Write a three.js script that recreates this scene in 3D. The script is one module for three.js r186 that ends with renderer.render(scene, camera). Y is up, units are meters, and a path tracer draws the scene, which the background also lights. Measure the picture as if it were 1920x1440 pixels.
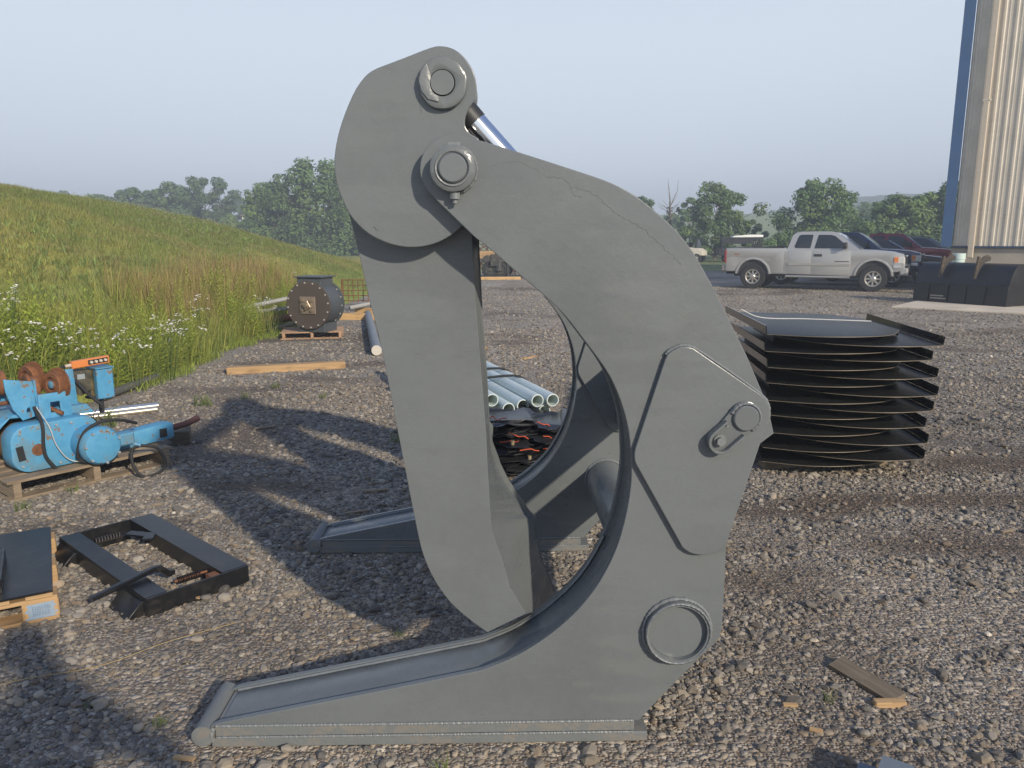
import * as THREE from 'three';
import { mergeGeometries, mergeVertices, toCreasedNormals } from 'three/addons/utils/BufferGeometryUtils.js';
import { MarchingCubes } from 'three/addons/objects/MarchingCubes.js';

// ------------------------------------------------------------------ camera, sky, sun, exposure
const W = 1024, H = 768;
const scene = new THREE.Scene();
const camera = new THREE.PerspectiveCamera(53.03, W / H, 0.05, 3000);
camera.position.set(0, 1.6, 0);
camera.rotation.set(-10.6 * Math.PI / 180, 0, 0);
const sunDir = new THREE.Vector3(Math.cos(25 * Math.PI / 180) * Math.sin(34 * Math.PI / 180), Math.sin(25 * Math.PI / 180), Math.cos(25 * Math.PI / 180) * Math.cos(34 * Math.PI / 180));
const renderer = new THREE.WebGLRenderer({ antialias: true });
renderer.setSize(W, H);
renderer.toneMapping = THREE.LinearToneMapping;
renderer.toneMappingExposure = 1.0;
renderer.shadowMap.enabled = true;
{ // hazy summer-morning sky: pale at the horizon, deeper blue overhead, a soft brightening round the sun
  const w = 256, h = 128, d = new Float32Array(w * h * 4);
  for (let j = 0; j < h; j++) for (let i = 0; i < w; i++) {
    const th = (j + 0.5) / h * Math.PI - Math.PI / 2, ph = (i + 0.5) / w * 2 * Math.PI - Math.PI;
    const y = Math.sin(th), x = Math.cos(th) * Math.cos(ph), z = Math.cos(th) * Math.sin(ph);
    const e = Math.max(0, y), kt = Math.min(1, Math.max(0, (e - 0.2) / 0.42)), k = kt * kt * (3 - 2 * kt);
    const s = Math.max(0, x * sunDir.x + y * sunDir.y + z * sunDir.z);
    const g = 0.10 * Math.pow(s, 3) + 0.35 * Math.pow(s, 24), a = 1 - Math.min(1, e * 9);
    let r = 0.755 * (1 - k) + 0.15 * k + g * 1.05, gg = 0.85 * (1 - k) + 0.245 * k + g * 0.98, b = 0.975 * (1 - k) + 0.49 * k + g * 0.85;
    r -= 0.01 * a; gg -= 0.02 * a; b -= 0.03 * a;
    if (y < 0) { r = 0.42; gg = 0.46; b = 0.5; }
    const o = (j * w + i) * 4; d[o] = r; d[o + 1] = gg; d[o + 2] = b; d[o + 3] = 1;
  }
  const t = new THREE.DataTexture(d, w, h, THREE.RGBAFormat, THREE.FloatType);
  t.mapping = THREE.EquirectangularReflectionMapping; t.magFilter = t.minFilter = THREE.LinearFilter; t.needsUpdate = true;
  scene.background = t; scene.environment = t;
}
const sun = new THREE.DirectionalLight(new THREE.Color(1.0, 0.885, 0.72), 5.0);
sun.target.position.set(0, 0, -6); sun.position.copy(sunDir).multiplyScalar(60).add(sun.target.position); scene.add(sun, sun.target);
sun.castShadow = true; sun.shadow.mapSize.set(4096, 4096); sun.shadow.radius = 2.8;
Object.assign(sun.shadow.camera, { left: -45, right: 45, top: 45, bottom: -45, near: 1, far: 160 });
scene.fog = new THREE.FogExp2(new THREE.Color(0.60, 0.67, 0.76), 0.0036);

// ------------------------------------------------------------------ helpers
function rng(s) { let a = (s * 2654435761) >>> 0; return () => { a = (a + 0x6D2B79F5) | 0; let t = Math.imul(a ^ (a >>> 15), 1 | a); t = (t + Math.imul(t ^ (t >>> 7), 61 | t)) ^ t; return ((t ^ (t >>> 14)) >>> 0) / 4294967296; }; }
function hsh(x, y, s) { let h = Math.imul(x | 0, 374761393) + Math.imul(y | 0, 668265263) + Math.imul(s | 0, 974634539); h = Math.imul(h ^ (h >>> 13), 1274126177); return ((h ^ (h >>> 16)) >>> 0) / 4294967296; }
function vn(x, y, s, p = 1e9) { // value noise, periodic in p cells
  const X = Math.floor(x), Y = Math.floor(y), fx = x - X, fy = y - Y, u = fx * fx * (3 - 2 * fx), v = fy * fy * (3 - 2 * fy);
  const m = (a) => ((a % p) + p) % p, a = hsh(m(X), m(Y), s), b = hsh(m(X + 1), m(Y), s), c = hsh(m(X), m(Y + 1), s), e = hsh(m(X + 1), m(Y + 1), s);
  return a + (b - a) * u + (c - a) * v + (a - b - c + e) * u * v;
}
function fbm(x, y, s, o = 4, p = 1e9) { let r = 0, a = 0.5, n = 0; for (let i = 0; i < o; i++) { r += a * vn(x, y, s + i * 7, p); n += a; x *= 2; y *= 2; p *= 2; a *= 0.5; } return r / n; }
const clamp = (v, a = 0, b = 1) => Math.min(b, Math.max(a, v)), lerp = (a, b, t) => a + (b - a) * t, sst = (a, b, v) => { const t = clamp((v - a) / (b - a)); return t * t * (3 - 2 * t); };
const mix3 = (a, b, t) => [lerp(a[0], b[0], t), lerp(a[1], b[1], t), lerp(a[2], b[2], t)];
const enc = (v) => Math.round(255 * (v <= 0.0031308 ? 12.92 * v : 1.055 * Math.pow(v, 1 / 2.4) - 0.055));
function dtex(w, h, fn, srgb, rx = 1, ry = rx) { // fn(u,v) -> [r,g,b] linear colour, or a number for data
  const d = new Uint8Array(w * h * 4);
  for (let j = 0; j < h; j++) for (let i = 0; i < w; i++) {
    const c = fn(i / w, j / h, i, j), o = (j * w + i) * 4;
    if (typeof c === 'number') d[o] = d[o + 1] = d[o + 2] = Math.round(255 * clamp(c));
    else for (let k = 0; k < 3; k++) d[o + k] = srgb ? enc(clamp(c[k])) : Math.round(255 * clamp(c[k]));
    d[o + 3] = 255;
  }
  const t = new THREE.DataTexture(d, w, h, THREE.RGBAFormat); t.wrapS = t.wrapT = THREE.RepeatWrapping;
  t.magFilter = THREE.LinearFilter; t.minFilter = THREE.LinearMipmapLinearFilter; t.generateMipmaps = true; t.anisotropy = 8;
  t.repeat.set(rx, ry); if (srgb) t.colorSpace = THREE.SRGBColorSpace; t.needsUpdate = true; return t;
}
const lin = (r, g, b) => new THREE.Color().setRGB(r, g, b);
const std = (c, rough, o = {}) => new THREE.MeshStandardMaterial(Object.assign({ color: Array.isArray(c) ? lin(...c) : c, roughness: rough }, o));
const phy = (c, rough, o = {}) => new THREE.MeshPhysicalMaterial(Object.assign({ color: Array.isArray(c) ? lin(...c) : c, roughness: rough }, o));
const V = (x, y, z) => new THREE.Vector3(x, y, z);
const D = Math.PI / 180;
// all geometry becomes un-indexed with uv in metres; the longest side of the piece runs along u
function fin(g, keepUv) {
  if (g.index) g = g.toNonIndexed();
  for (const k of Object.keys(g.attributes)) if (!['position', 'normal', 'uv'].includes(k)) g.deleteAttribute(k);
  if (!g.attributes.normal) g.computeVertexNormals();
  if (keepUv && g.attributes.uv) return g;
  g.computeBoundingBox(); const b = g.boundingBox, s = [b.max.x - b.min.x, b.max.y - b.min.y, b.max.z - b.min.z];
  const Lx = s.indexOf(Math.max(...s)), p = g.attributes.position, uv = new Float32Array(p.count * 2);
  const A = V(), B = V(), C = V(), n = V();
  for (let i = 0; i < p.count; i += 3) {
    A.fromBufferAttribute(p, i); B.fromBufferAttribute(p, i + 1); C.fromBufferAttribute(p, i + 2);
    n.copy(B).sub(A).cross(C.clone().sub(A)); const q = [Math.abs(n.x), Math.abs(n.y), Math.abs(n.z)], m = q.indexOf(Math.max(...q));
    let ax = [0, 1, 2].filter((k) => k !== m); if (ax[1] === Lx) ax = [ax[1], ax[0]];
    for (let k = 0; k < 3; k++) { uv[(i + k) * 2] = p.getComponent(i + k, ax[0]); uv[(i + k) * 2 + 1] = p.getComponent(i + k, ax[1]); }
  }
  g.setAttribute('uv', new THREE.BufferAttribute(uv, 2)); return g;
}
const M = (...gs) => { gs = gs.flat().map((g) => fin(g)); return gs.length > 1 ? mergeGeometries(gs) : gs[0]; };
function T(g, x = 0, y = 0, z = 0, rx = 0, ry = 0, rz = 0) { g.applyMatrix4(new THREE.Matrix4().makeRotationFromEuler(new THREE.Euler(rx, ry, rz))); g.translate(x, y, z); return g; }
function box(w, h, d, x = 0, y = 0, z = 0, rx = 0, ry = 0, rz = 0) { return T(new THREE.BoxGeometry(w, h, d), x, y, z, rx, ry, rz); }
function cbox(w, h, d, c, x = 0, y = 0, z = 0, rx = 0, ry = 0, rz = 0) { // box with a chamfer on its four long (z) edges and both ends
  const s = new THREE.Shape(), a = w / 2 - c, b = h / 2 - c; s.moveTo(-a, -b); s.lineTo(a, -b); s.lineTo(a, b); s.lineTo(-a, b); s.closePath();
  const g = new THREE.ExtrudeGeometry(s, { depth: d - 2 * c, bevelEnabled: true, bevelSize: c, bevelThickness: c, bevelSegments: 1 }); g.translate(0, 0, -(d - 2 * c) / 2); return T(g, x, y, z, rx, ry, rz);
}
function rod(a, b, r, r2 = r, seg = 16, open = false) {
  const va = V(...a), vb = V(...b), d = vb.clone().sub(va), g = new THREE.CylinderGeometry(r2, r, d.length(), seg, 1, open);
  g.applyQuaternion(new THREE.Quaternion().setFromUnitVectors(V(0, 1, 0), d.normalize())); const m = va.add(vb).multiplyScalar(0.5); g.translate(m.x, m.y, m.z); return g;
}
function pipe(a, b, ro, ri, seg = 24) { // hollow tube
  const d = V(...b).sub(V(...a)), L = d.length(), c = Math.min(0.003, (ro - ri) / 3);
  const g = new THREE.LatheGeometry([[ri, 0], [ro - c, 0], [ro, c], [ro, L - c], [ro - c, L], [ri, L], [ri, 0]].map((p) => new THREE.Vector2(...p)), seg);
  const q = toCreasedNormals(g, 0.6); q.applyQuaternion(new THREE.Quaternion().setFromUnitVectors(V(0, 1, 0), d.normalize())); q.translate(...a); return q;
}
function tube(pts, r, seg = 40, rs = 8, closed = false) { return new THREE.TubeGeometry(new THREE.CatmullRomCurve3(pts.map((p) => V(...p)), closed), seg, r, rs, closed); }
function shp(pts) { const s = new THREE.Shape(); pts.forEach((p, i) => i ? s.lineTo(p[0], p[1]) : s.moveTo(p[0], p[1])); s.closePath(); return s; }
function ext(pts, d, z = 0, bev = 0.002, holes = []) { // plate from z-d to z (front face at z)
  const s = pts instanceof THREE.Shape ? pts : shp(pts); for (const h of holes) s.holes.push(h);
  const g = new THREE.ExtrudeGeometry(s, { depth: d - 2 * bev, bevelEnabled: bev > 0, bevelSize: bev, bevelOffset: -bev, bevelThickness: bev, bevelSegments: 2, curveSegments: 24 });
  g.translate(0, 0, z - d + bev); return g;
}
function spl(pts, n) { return new THREE.SplineCurve(pts.map((p) => new THREE.Vector2(...p))).getPoints(n).map((p) => [p.x, p.y]); }
function lathe(pts, seg = 24) { return toCreasedNormals(new THREE.LatheGeometry(pts.map((p) => new THREE.Vector2(...p)), seg), 0.7); }
function bead(pts, r, seed, n = 90, closed = false) { // weld bead: a tube whose radius ripples
  const g = tube(pts, r, n, 6, closed), p = g.attributes.position, R = rng(seed), c = new THREE.CatmullRomCurve3(pts.map((q) => V(...q)), closed);
  for (let i = 0; i <= n; i++) { const o = c.getPointAt(i / n), k = 0.75 + 0.5 * R(); for (let j = 0; j <= 6; j++) { const q = i * 7 + j, v = V().fromBufferAttribute(p, q).sub(o).multiplyScalar(k).add(o); p.setXYZ(q, v.x, v.y, v.z); } }
  g.computeVertexNormals(); return g;
}
const taken = {};
function numbered(n) { if (!(n in taken)) { taken[n] = 0; return n; } taken[n]++; return n + '_' + String(taken[n]).padStart(3, '0'); }
function sh(o) { o.castShadow = true; o.receiveShadow = true; return o; }
function part(parent, name, g, m, label) { const o = sh(new THREE.Mesh(Array.isArray(g) ? M(...g) : fin(g), m)); o.name = name; parent.add(o); if (label) o.userData.label = label; return o; }
function thing(name, label, category, pos = [0, 0, 0], ry = 0, group) { const o = new THREE.Group(); o.name = numbered(name); o.position.set(...pos); o.rotation.y = ry; o.userData = { label, category }; if (group) o.userData.group = group; scene.add(o); return o; }
function solo(name, label, category, g, m, pos = [0, 0, 0], ry = 0, group) { const o = sh(new THREE.Mesh(Array.isArray(g) ? M(...g) : fin(g), m)); o.name = numbered(name); o.position.set(...pos); o.rotation.y = ry; o.userData = { label, category }; if (group) o.userData.group = group; scene.add(o); return o; }
function struct(name, g, m) { const o = sh(new THREE.Mesh(g, m)); o.name = name; o.userData = { kind: 'structure' }; scene.add(o); return o; }
function dup(o, pos, ry, label, group) { const c = o.clone(); c.name = numbered(o.name.replace(/_\d{3}$/, '')); c.userData = Object.assign({}, o.userData); c.position.set(...pos); c.rotation.y = ry; if (label) c.userData.label = label; if (group) c.userData.group = group; scene.add(c); return c; }

// ------------------------------------------------------------------ materials
const peel = dtex(512, 512, (u, v) => 0.5 * fbm(u * 48, v * 48, 3, 2, 48) + 0.5 * fbm(u * 6, v * 6, 9, 3, 6), false, 2.2);
const warp = dtex(1024, 1024, (u, v) => 0.80 * vn(u * 4, v * 4, 13, 4) + 0.14 * vn(u * 9, v * 9, 14, 9) + 0.035 * fbm(u * 60, v * 60, 15, 2, 60) + 0.025 * fbm(u * 200, v * 200, 16, 2, 200), false, 0.85);
const soft = dtex(512, 512, (u, v) => { const f = fbm(u * 5, v * 5, 21, 5, 5), s = fbm(u * 60, v * 60, 22, 2, 60); const k = 0.84 + 0.24 * f + 0.06 * (s - 0.5), d = 0.10 * sst(0.52, 0.7, fbm(u * 11, v * 3, 24, 5, 3)); return [k + d, k + 0.85 * d, k * 0.99 + 0.55 * d]; }, true, 0.9);
const rmap = dtex(512, 512, (u, v) => 0.62 + 0.38 * sst(0.3, 0.7, 0.6 * fbm(u * 6, v * 6, 31, 5, 6) + 0.4 * fbm(u * 40, v * 14, 33, 3, 14)), false, 0.8);
const paintGrey = std([0.147, 0.161, 0.168], 0.36, { map: soft, roughnessMap: rmap, bumpMap: warp, bumpScale: 0.008 });
const mudMap = dtex(512, 512, (u, v) => { const f = fbm(u * 9, v * 9, 35, 5, 9), s = fbm(u * 50, v * 50, 37, 3, 50), k = sst(0.46, 0.66, 0.62 * f + 0.38 * s); return mix3([0.150, 0.162, 0.166], [0.205, 0.187, 0.160], k * 0.7); }, true, 1.6);
const paintMuddy = std([1, 1, 1], 0.6, { map: mudMap, bumpMap: peel, bumpScale: 0.0015 });
const weldGrey = std([0.172, 0.185, 0.19], 0.38, { bumpMap: peel, bumpScale: 0.002 });
const chrome = std([0.86, 0.86, 0.86], 0.13, { metalness: 1 });
const darkSteel = std([0.035, 0.037, 0.04], 0.5, { metalness: 0.3, map: soft });
const dustMap = dtex(512, 512, (u, v) => { const f = fbm(u * 7, v * 7, 41, 5, 7), s = fbm(u * 40, v * 40, 44, 3, 40); const k = sst(0.45, 0.75, 0.6 * f + 0.4 * s); return mix3([0.32, 0.33, 0.36], [0.95, 0.85, 0.7], k); }, true, 1.1);
const blackPaint = std([0.030, 0.031, 0.034], 0.34, { map: dustMap, bumpMap: peel, bumpScale: 0.0006 });
const blackGloss = std([0.012, 0.012, 0.013], 0.16, { bumpMap: peel, bumpScale: 0.0004 });
const rubber = std([0.022, 0.022, 0.023], 0.75, { map: soft });
const woodMap = dtex(512, 256, (u, v) => {
  const g = fbm(u * 6, v * 60, 51, 4, 12), w = fbm(u * 3, v * 7, 53, 3, 4), st = sst(0.55, 0.85, fbm(u * 4, v * 4, 55, 4, 4)), k = 0.62 + 0.5 * g * (0.7 + 0.6 * w);
  const kn = sst(0.16, 0.05, Math.hypot((u - 0.3) * 2.2, (v - 0.4) * 1.6)) * 0.5; return mix3([k, k * 0.98, k * 0.95], [0.42, 0.38, 0.34], clamp(st * 0.75 + kn));
}, true, 0.9, 3);
const woodGrey = std([0.30, 0.235, 0.165], 0.85, { map: woodMap, bumpMap: woodMap, bumpScale: 0.002 });
const woodTan = std([0.50, 0.33, 0.17], 0.8, { map: woodMap, bumpMap: woodMap, bumpScale: 0.002 });
const woodNew = std([0.62, 0.41, 0.19], 0.75, { map: woodMap, bumpMap: woodMap, bumpScale: 0.0015 });
const rustMap = dtex(512, 512, (u, v) => { const f = fbm(u * 6, v * 6, 61, 5, 6), s = fbm(u * 30, v * 30, 63, 3, 30); return mix3([0.10, 0.045, 0.025], [0.30, 0.12, 0.045], clamp(1.6 * (0.6 * f + 0.4 * s) - 0.35)); }, true, 2);
const rust = std([1, 1, 1], 0.85, { map: rustMap, bumpMap: peel, bumpScale: 0.002 });
const blueMap = dtex(512, 512, (u, v) => {
  const f = fbm(u * 5, v * 5, 71, 5, 5), s = fbm(u * 26, v * 26, 73, 4, 26), chip = sst(0.675, 0.70, 0.3 * f + 0.7 * s), grime = sst(0.48, 0.75, fbm(u * 4, v * 4, 76, 5, 4));
  let c = mix3([0.060, 0.255, 0.46], [0.10, 0.33, 0.52], s); c = mix3(c, [0.15, 0.19, 0.18], grime * 0.5); return mix3(c, [0.21, 0.13, 0.075], chip * 0.9);
}, true, 1.7);
const bluePaint = std([1, 1, 1], 0.55, { map: blueMap, bumpMap: peel, bumpScale: 0.001 });
const galv = std([0.47, 0.52, 0.55], 0.45, { metalness: 0.55, map: soft });
const concMap = dtex(512, 512, (u, v) => { const f = fbm(u * 5, v * 5, 81, 5, 5), s = fbm(u * 70, v * 70, 83, 2, 70); const k = 0.72 + 0.35 * f + 0.1 * (s - 0.5); return [k, k * 0.985, k * 0.95]; }, true, 0.5);
const concrete = std([0.44, 0.40, 0.34], 0.9, { map: concMap, bumpMap: concMap, bumpScale: 0.003 });
const glassDark = phy([0.02, 0.024, 0.028], 0.06, { specularIntensity: 1, clearcoat: 0.5, clearcoatRoughness: 0.03 });
// ------------------------------------------------------------------ ground and terrain
const dirtSpots = [[-0.35, -2.95, 0.45, 0.22], [0.75, -2.15, 0.55, 0.3], [1.5, -3.4, 0.8, 0.28], [0.2, -2.05, 0.9, 0.14], [-2.4, -2.1, 0.6, 0.3], [-2.9, -8.2, 0.8, 0.3], [2.6, -4.6, 1.2, 0.25], [-0.55, -2.0, 0.5, 0.12], [1.9, -2.4, 0.5, 0.35], [0.62, -5.0, 0.7, 0.3], [1.9, -3.0, 0.9, 0.35], [2.5, -3.9, 1.1, 0.3], [1.2, -2.75, 0.5, 0.2], [1.6, -4.4, 0.8, 0.22], [3.6, -5.4, 1.0, 0.3], [2.2, -2.15, 0.6, 0.25], [-1.7, -4.9, 0.6, 0.25], [-1.2, -2.55, 0.35, 0.16]];
function dirtAmt(x, z) { // 1 = bare brown dirt, 0 = grey stone
  let d = sst(0.53, 0.70, fbm(x * 0.9 + 31, z * 1.7 + 7, 101, 4)) * 0.85;
  for (const [a, b, rx, rz] of dirtSpots) { const q = Math.hypot((x - a) / rx, (z - b) / rz) + 0.6 * (fbm(x * 5, z * 5, 103, 3) - 0.5); d = Math.max(d, sst(1.1, 0.5, q)); }
  return d;
}
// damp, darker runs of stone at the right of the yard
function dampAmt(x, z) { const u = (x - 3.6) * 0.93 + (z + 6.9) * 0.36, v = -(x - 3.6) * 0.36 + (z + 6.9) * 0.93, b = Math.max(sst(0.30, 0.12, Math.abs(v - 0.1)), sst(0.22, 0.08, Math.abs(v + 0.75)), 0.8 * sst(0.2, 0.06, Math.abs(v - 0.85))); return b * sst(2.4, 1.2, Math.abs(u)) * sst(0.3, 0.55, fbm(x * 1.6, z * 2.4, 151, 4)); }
const stoneCols = [[0.245, 0.228, 0.200], [0.175, 0.165, 0.149], [0.30, 0.278, 0.240], [0.315, 0.275, 0.215], [0.142, 0.136, 0.128], [0.235, 0.195, 0.150], [0.36, 0.335, 0.290], [0.20, 0.18, 0.154]];
function cellTex(N, cells, seed) { // crushed stone seen from above: height and colour
  const Hh = new Float32Array(N * N), Cc = new Float32Array(N * N * 3);
  for (let j = 0; j < N; j++) for (let i = 0; i < N; i++) {
    let best = 0, bc = [0.125, 0.101, 0.081];
    for (let L = 0; L < 3; L++) {
      const n = [cells, cells * 1.9 | 0, cells * 3.4 | 0][L], x = i / N * n, y = j / N * n, X = Math.floor(x), Y = Math.floor(y);
      for (let a = -1; a <= 1; a++) for (let b = -1; b <= 1; b++) {
        const cx = ((X + a) % n + n) % n, cy = ((Y + b) % n + n) % n, h = hsh(cx, cy, seed + L * 11); if (h < [0.62, 0.3, 0.1][L]) continue;
        const px = X + a + 0.2 + 0.6 * hsh(cx, cy, seed + 1 + L), py = Y + b + 0.2 + 0.6 * hsh(cx, cy, seed + 4 + L), an = h * 40, c = Math.cos(an), s = Math.sin(an);
        const dx = x - px, dy = y - py, el = 0.55 + 0.4 * hsh(cx, cy, seed + 7), q = Math.pow(Math.pow(Math.abs(dx * c + dy * s) * 1.9, 2.6) + Math.pow(Math.abs(-dx * s + dy * c) * 1.9 / el, 2.6), 1 / 2.6);
        if (q < 1) { const hh = (1 - q * q * q) * [1, 0.62, 0.4][L] * (0.7 + 0.3 * h); if (hh > best) { best = hh; const k = hsh(cx, cy, seed + 9 + L), sc = stoneCols[Math.floor(k * 7.99)], v = 0.85 + 0.35 * hsh(cx, cy, seed + 13); bc = [sc[0] * v, sc[1] * v, sc[2] * v]; } }
      }
    }
    Hh[j * N + i] = best; Cc.set(bc, (j * N + i) * 3);
  }
  return [Hh, Cc];
}
const GN = 1024, [gH, gC] = cellTex(GN, 52, 5);
const gCol = dtex(GN, GN, (u, v, i, j) => { const o = (j * GN + i) * 3, m = 1.02 + 0.5 * fbm(u * 8, v * 8, 15, 4, 8); return [gC[o] * m, gC[o + 1] * m, gC[o + 2] * m]; }, true, 1 / 1.9);
const gBmp = dtex(GN, GN, (u, v, i, j) => 0.15 * fbm(u * 90, v * 90, 17, 2, 90) + 0.85 * gH[j * GN + i], false, 1 / 1.9);
const gravelMat = std([1, 1, 1], 0.92, { map: gCol, bumpMap: gBmp, bumpScale: 0.012, vertexColors: true });
function axis(lo, hi, c0, c1, fine, grow) { const a = []; for (let v = c0; v <= c1 + 1e-6; v += fine) a.push(v); let s = fine; while (a[0] > lo) { s *= grow; a.unshift(Math.max(lo, a[0] - s)); } s = fine; while (a[a.length - 1] < hi) { s *= grow; a.push(Math.min(hi, a[a.length - 1] + s)); } return a; }
function sheet(xs, zs, hf, cf) {
  const nx = xs.length, nz = zs.length, P = new Float32Array(nx * nz * 3), C = new Float32Array(nx * nz * 3), U = new Float32Array(nx * nz * 2), I = [];
  for (let j = 0; j < nz; j++) for (let i = 0; i < nx; i++) { const o = j * nx + i, x = xs[i], z = zs[j]; P.set([x, hf(x, z), z], o * 3); C.set(cf(x, z), o * 3); U.set([x, z], o * 2); }
  for (let j = 0; j < nz - 1; j++) for (let i = 0; i < nx - 1; i++) { const a = j * nx + i; I.push(a, a + nx, a + 1, a + 1, a + nx, a + nx + 1); }
  const g = new THREE.BufferGeometry(); g.setAttribute('position', new THREE.BufferAttribute(P, 3)); g.setAttribute('color', new THREE.BufferAttribute(C, 3)); g.setAttribute('uv', new THREE.BufferAttribute(U, 2)); g.setIndex(I); g.computeVertexNormals(); return g;
}
const yardGrass = (x, z) => sst(-36, -44, z + 5 * (fbm(x * 0.1, z * 0.1, 131, 3) - 0.5)) ;
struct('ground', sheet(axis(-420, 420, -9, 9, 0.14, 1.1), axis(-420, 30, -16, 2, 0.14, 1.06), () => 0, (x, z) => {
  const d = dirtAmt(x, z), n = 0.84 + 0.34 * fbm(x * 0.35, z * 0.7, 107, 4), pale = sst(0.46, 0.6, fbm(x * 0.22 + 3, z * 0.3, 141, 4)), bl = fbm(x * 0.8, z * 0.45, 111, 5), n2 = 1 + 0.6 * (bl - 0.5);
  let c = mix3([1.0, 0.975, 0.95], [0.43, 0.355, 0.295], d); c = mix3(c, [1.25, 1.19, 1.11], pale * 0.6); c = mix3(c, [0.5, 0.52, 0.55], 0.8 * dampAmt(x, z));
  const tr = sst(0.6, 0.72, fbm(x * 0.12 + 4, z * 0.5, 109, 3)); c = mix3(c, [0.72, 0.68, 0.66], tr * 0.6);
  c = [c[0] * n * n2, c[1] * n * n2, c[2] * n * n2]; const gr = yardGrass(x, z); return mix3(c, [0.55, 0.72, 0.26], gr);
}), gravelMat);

// loose stones over the near yard, sized from grit to fist
const stones = [];
for (let k = 0; k < 6; k++) { // crushed stone: an icosahedron cut by flat breaks
  const g = mergeVertices(new THREE.IcosahedronGeometry(1, k < 4 ? 1 : 0).deleteAttribute('uv').deleteAttribute('normal')), p = g.attributes.position, R = rng(200 + k), cuts = [];
  for (let c = 0; c < 6; c++) cuts.push([V(R() - 0.5, R() - 0.5, R() - 0.5).normalize(), 0.55 + 0.35 * R()]);
  for (let i = 0; i < p.count; i++) { const v = V().fromBufferAttribute(p, i); v.multiplyScalar(0.85 + 0.3 * R()); for (const [n, d] of cuts) { const e = v.dot(n) - d; if (e > 0) v.addScaledVector(n, -e); } p.setXYZ(i, v.x * 1.1, v.y * 0.62, v.z * 0.9); }
  const f = g.toNonIndexed(); f.computeVertexNormals(); stones.push(f);
}
const grit = dtex(256, 256, (u, v) => { const k = 0.8 + 0.4 * fbm(u * 20, v * 20, 27, 4, 20); return [k, k, k]; }, true, 1);
const stoneMat = std([0.87, 0.83, 0.79], 0.88, {});
const keepOut = []; // [x0,x1,z0,z1] footprints where no stone may poke through
keepOut.push([-1.02, 0.46, -2.5, -2.2], [-1.06, 0.44, -4.1, -3.74]);
{
  const lists = stones.map(() => []), R = rng(77), m = new THREE.Matrix4(), q = new THREE.Quaternion(), e = new THREE.Euler();
  const put = (z0, z1, per, rm, lim) => {
    const n = Math.round(per * (z1 - z0) * 1.9 * (z0 + z1) / 2);
    for (let k = 0; k < n; k++) {
      const d = Math.sqrt(lerp(z0 * z0, z1 * z1, R())), x = (R() * 2 - 1) * (d * 0.86 + 0.35), z = -d;
      if (x < -3.9 - 0.25 * (fbm(z, 0, 5, 2) - 0.5) && d > 6.5) continue;
      if (keepOut.some(([a, b, c, f]) => x > a && x < b && z > c && z < f)) continue;
      const dd = dirtAmt(x, z); if (R() < dd * 0.88) continue;
      let r = rm * Math.exp((R() + R() + R() - 1.5) * 1.15); if (R() < 0.022) r *= 2.6; r = Math.min(r, lim);
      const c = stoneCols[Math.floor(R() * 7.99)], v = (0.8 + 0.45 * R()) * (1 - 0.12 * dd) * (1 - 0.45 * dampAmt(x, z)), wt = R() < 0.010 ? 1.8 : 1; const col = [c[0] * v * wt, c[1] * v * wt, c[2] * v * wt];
      e.set((R() - 0.5) * 0.7, R() * 6.28, (R() - 0.5) * 0.7); q.setFromEuler(e);
      lists[Math.floor(R() * stones.length)].push([x, r * (0.12 + 0.28 * R()), z, q.clone(), r * (0.8 + 0.5 * R()), r * (0.75 + 0.5 * R()), r, col]);
    }
  };
  put(1.7, 3.2, 6200, 0.0052, 0.03); put(3.2, 5.2, 4000, 0.0058, 0.03); put(5.2, 8.6, 1900, 0.007, 0.028); put(8.6, 14, 520, 0.0095, 0.026); put(14, 27, 90, 0.013, 0.028);
  lists.forEach((L, k) => {
    const im = new THREE.InstancedMesh(stones[k], stoneMat, L.length); sh(im); im.name = numbered('gravel'); im.userData = { kind: 'stuff', label: 'loose crushed stone scattered over the gravel yard', category: 'gravel', group: 'loose yard stones' };
    L.forEach((s, i) => { m.compose(V(s[0], s[1], s[2]), s[3], V(s[4], s[5], s[6])); im.setMatrixAt(i, m); im.setColorAt(i, lin(...s[7])); }); scene.add(im);
  });
}

// grassy bank on the left: rises away from the yard, sinks to the far end
const bankH = (z) => { const t = -z; return 3.05 * sst(-4, 8, t) * (1 - 0.98 * sst(14, 51, t)) + 0.12 * Math.sin(t * 0.31); };
function bankY(x, z) { const s = -x - 4.15 + 0.35 * (fbm(z * 0.25, 3, 301, 3) - 0.5) - 1.6 * sst(30, 70, -z); if (s <= 0) return -0.05 + s * 0.02; const t = clamp(s / 8.6), pr = 1 - Math.pow(1 - t, 1.75); return bankH(z) * pr + 0.16 * (fbm(x * 0.6, z * 0.6, 303, 4) - 0.5) * Math.min(1, s) + 0.012 * Math.max(0, s - 8.6) - 0.03; }
function bankC(x, z) {
  const a = fbm(x * 0.35, z * 0.2, 311, 4), b = fbm(x * 1.3, z * 0.9, 313, 4), dry = sst(0.5, 0.7, a), straw = sst(0.60, 0.74, b), low = sst(2.2, 0.3, -x - 4.15);
  let c = mix3([0.21, 0.255, 0.055], [0.37, 0.345, 0.085], dry); c = mix3(c, [0.37, 0.275, 0.11], straw * 0.45); return mix3(c, [0.22, 0.29, 0.05], low * 0.5);
}
const bankTex = dtex(512, 512, (u, v) => { const f = fbm(u * 60, v * 60, 321, 3, 60), s = fbm(u * 9, v * 9, 323, 4, 9), k = 0.55 + 0.6 * f + 0.3 * s; return [k, k, k * 0.95]; }, true, 0.5);
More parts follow.
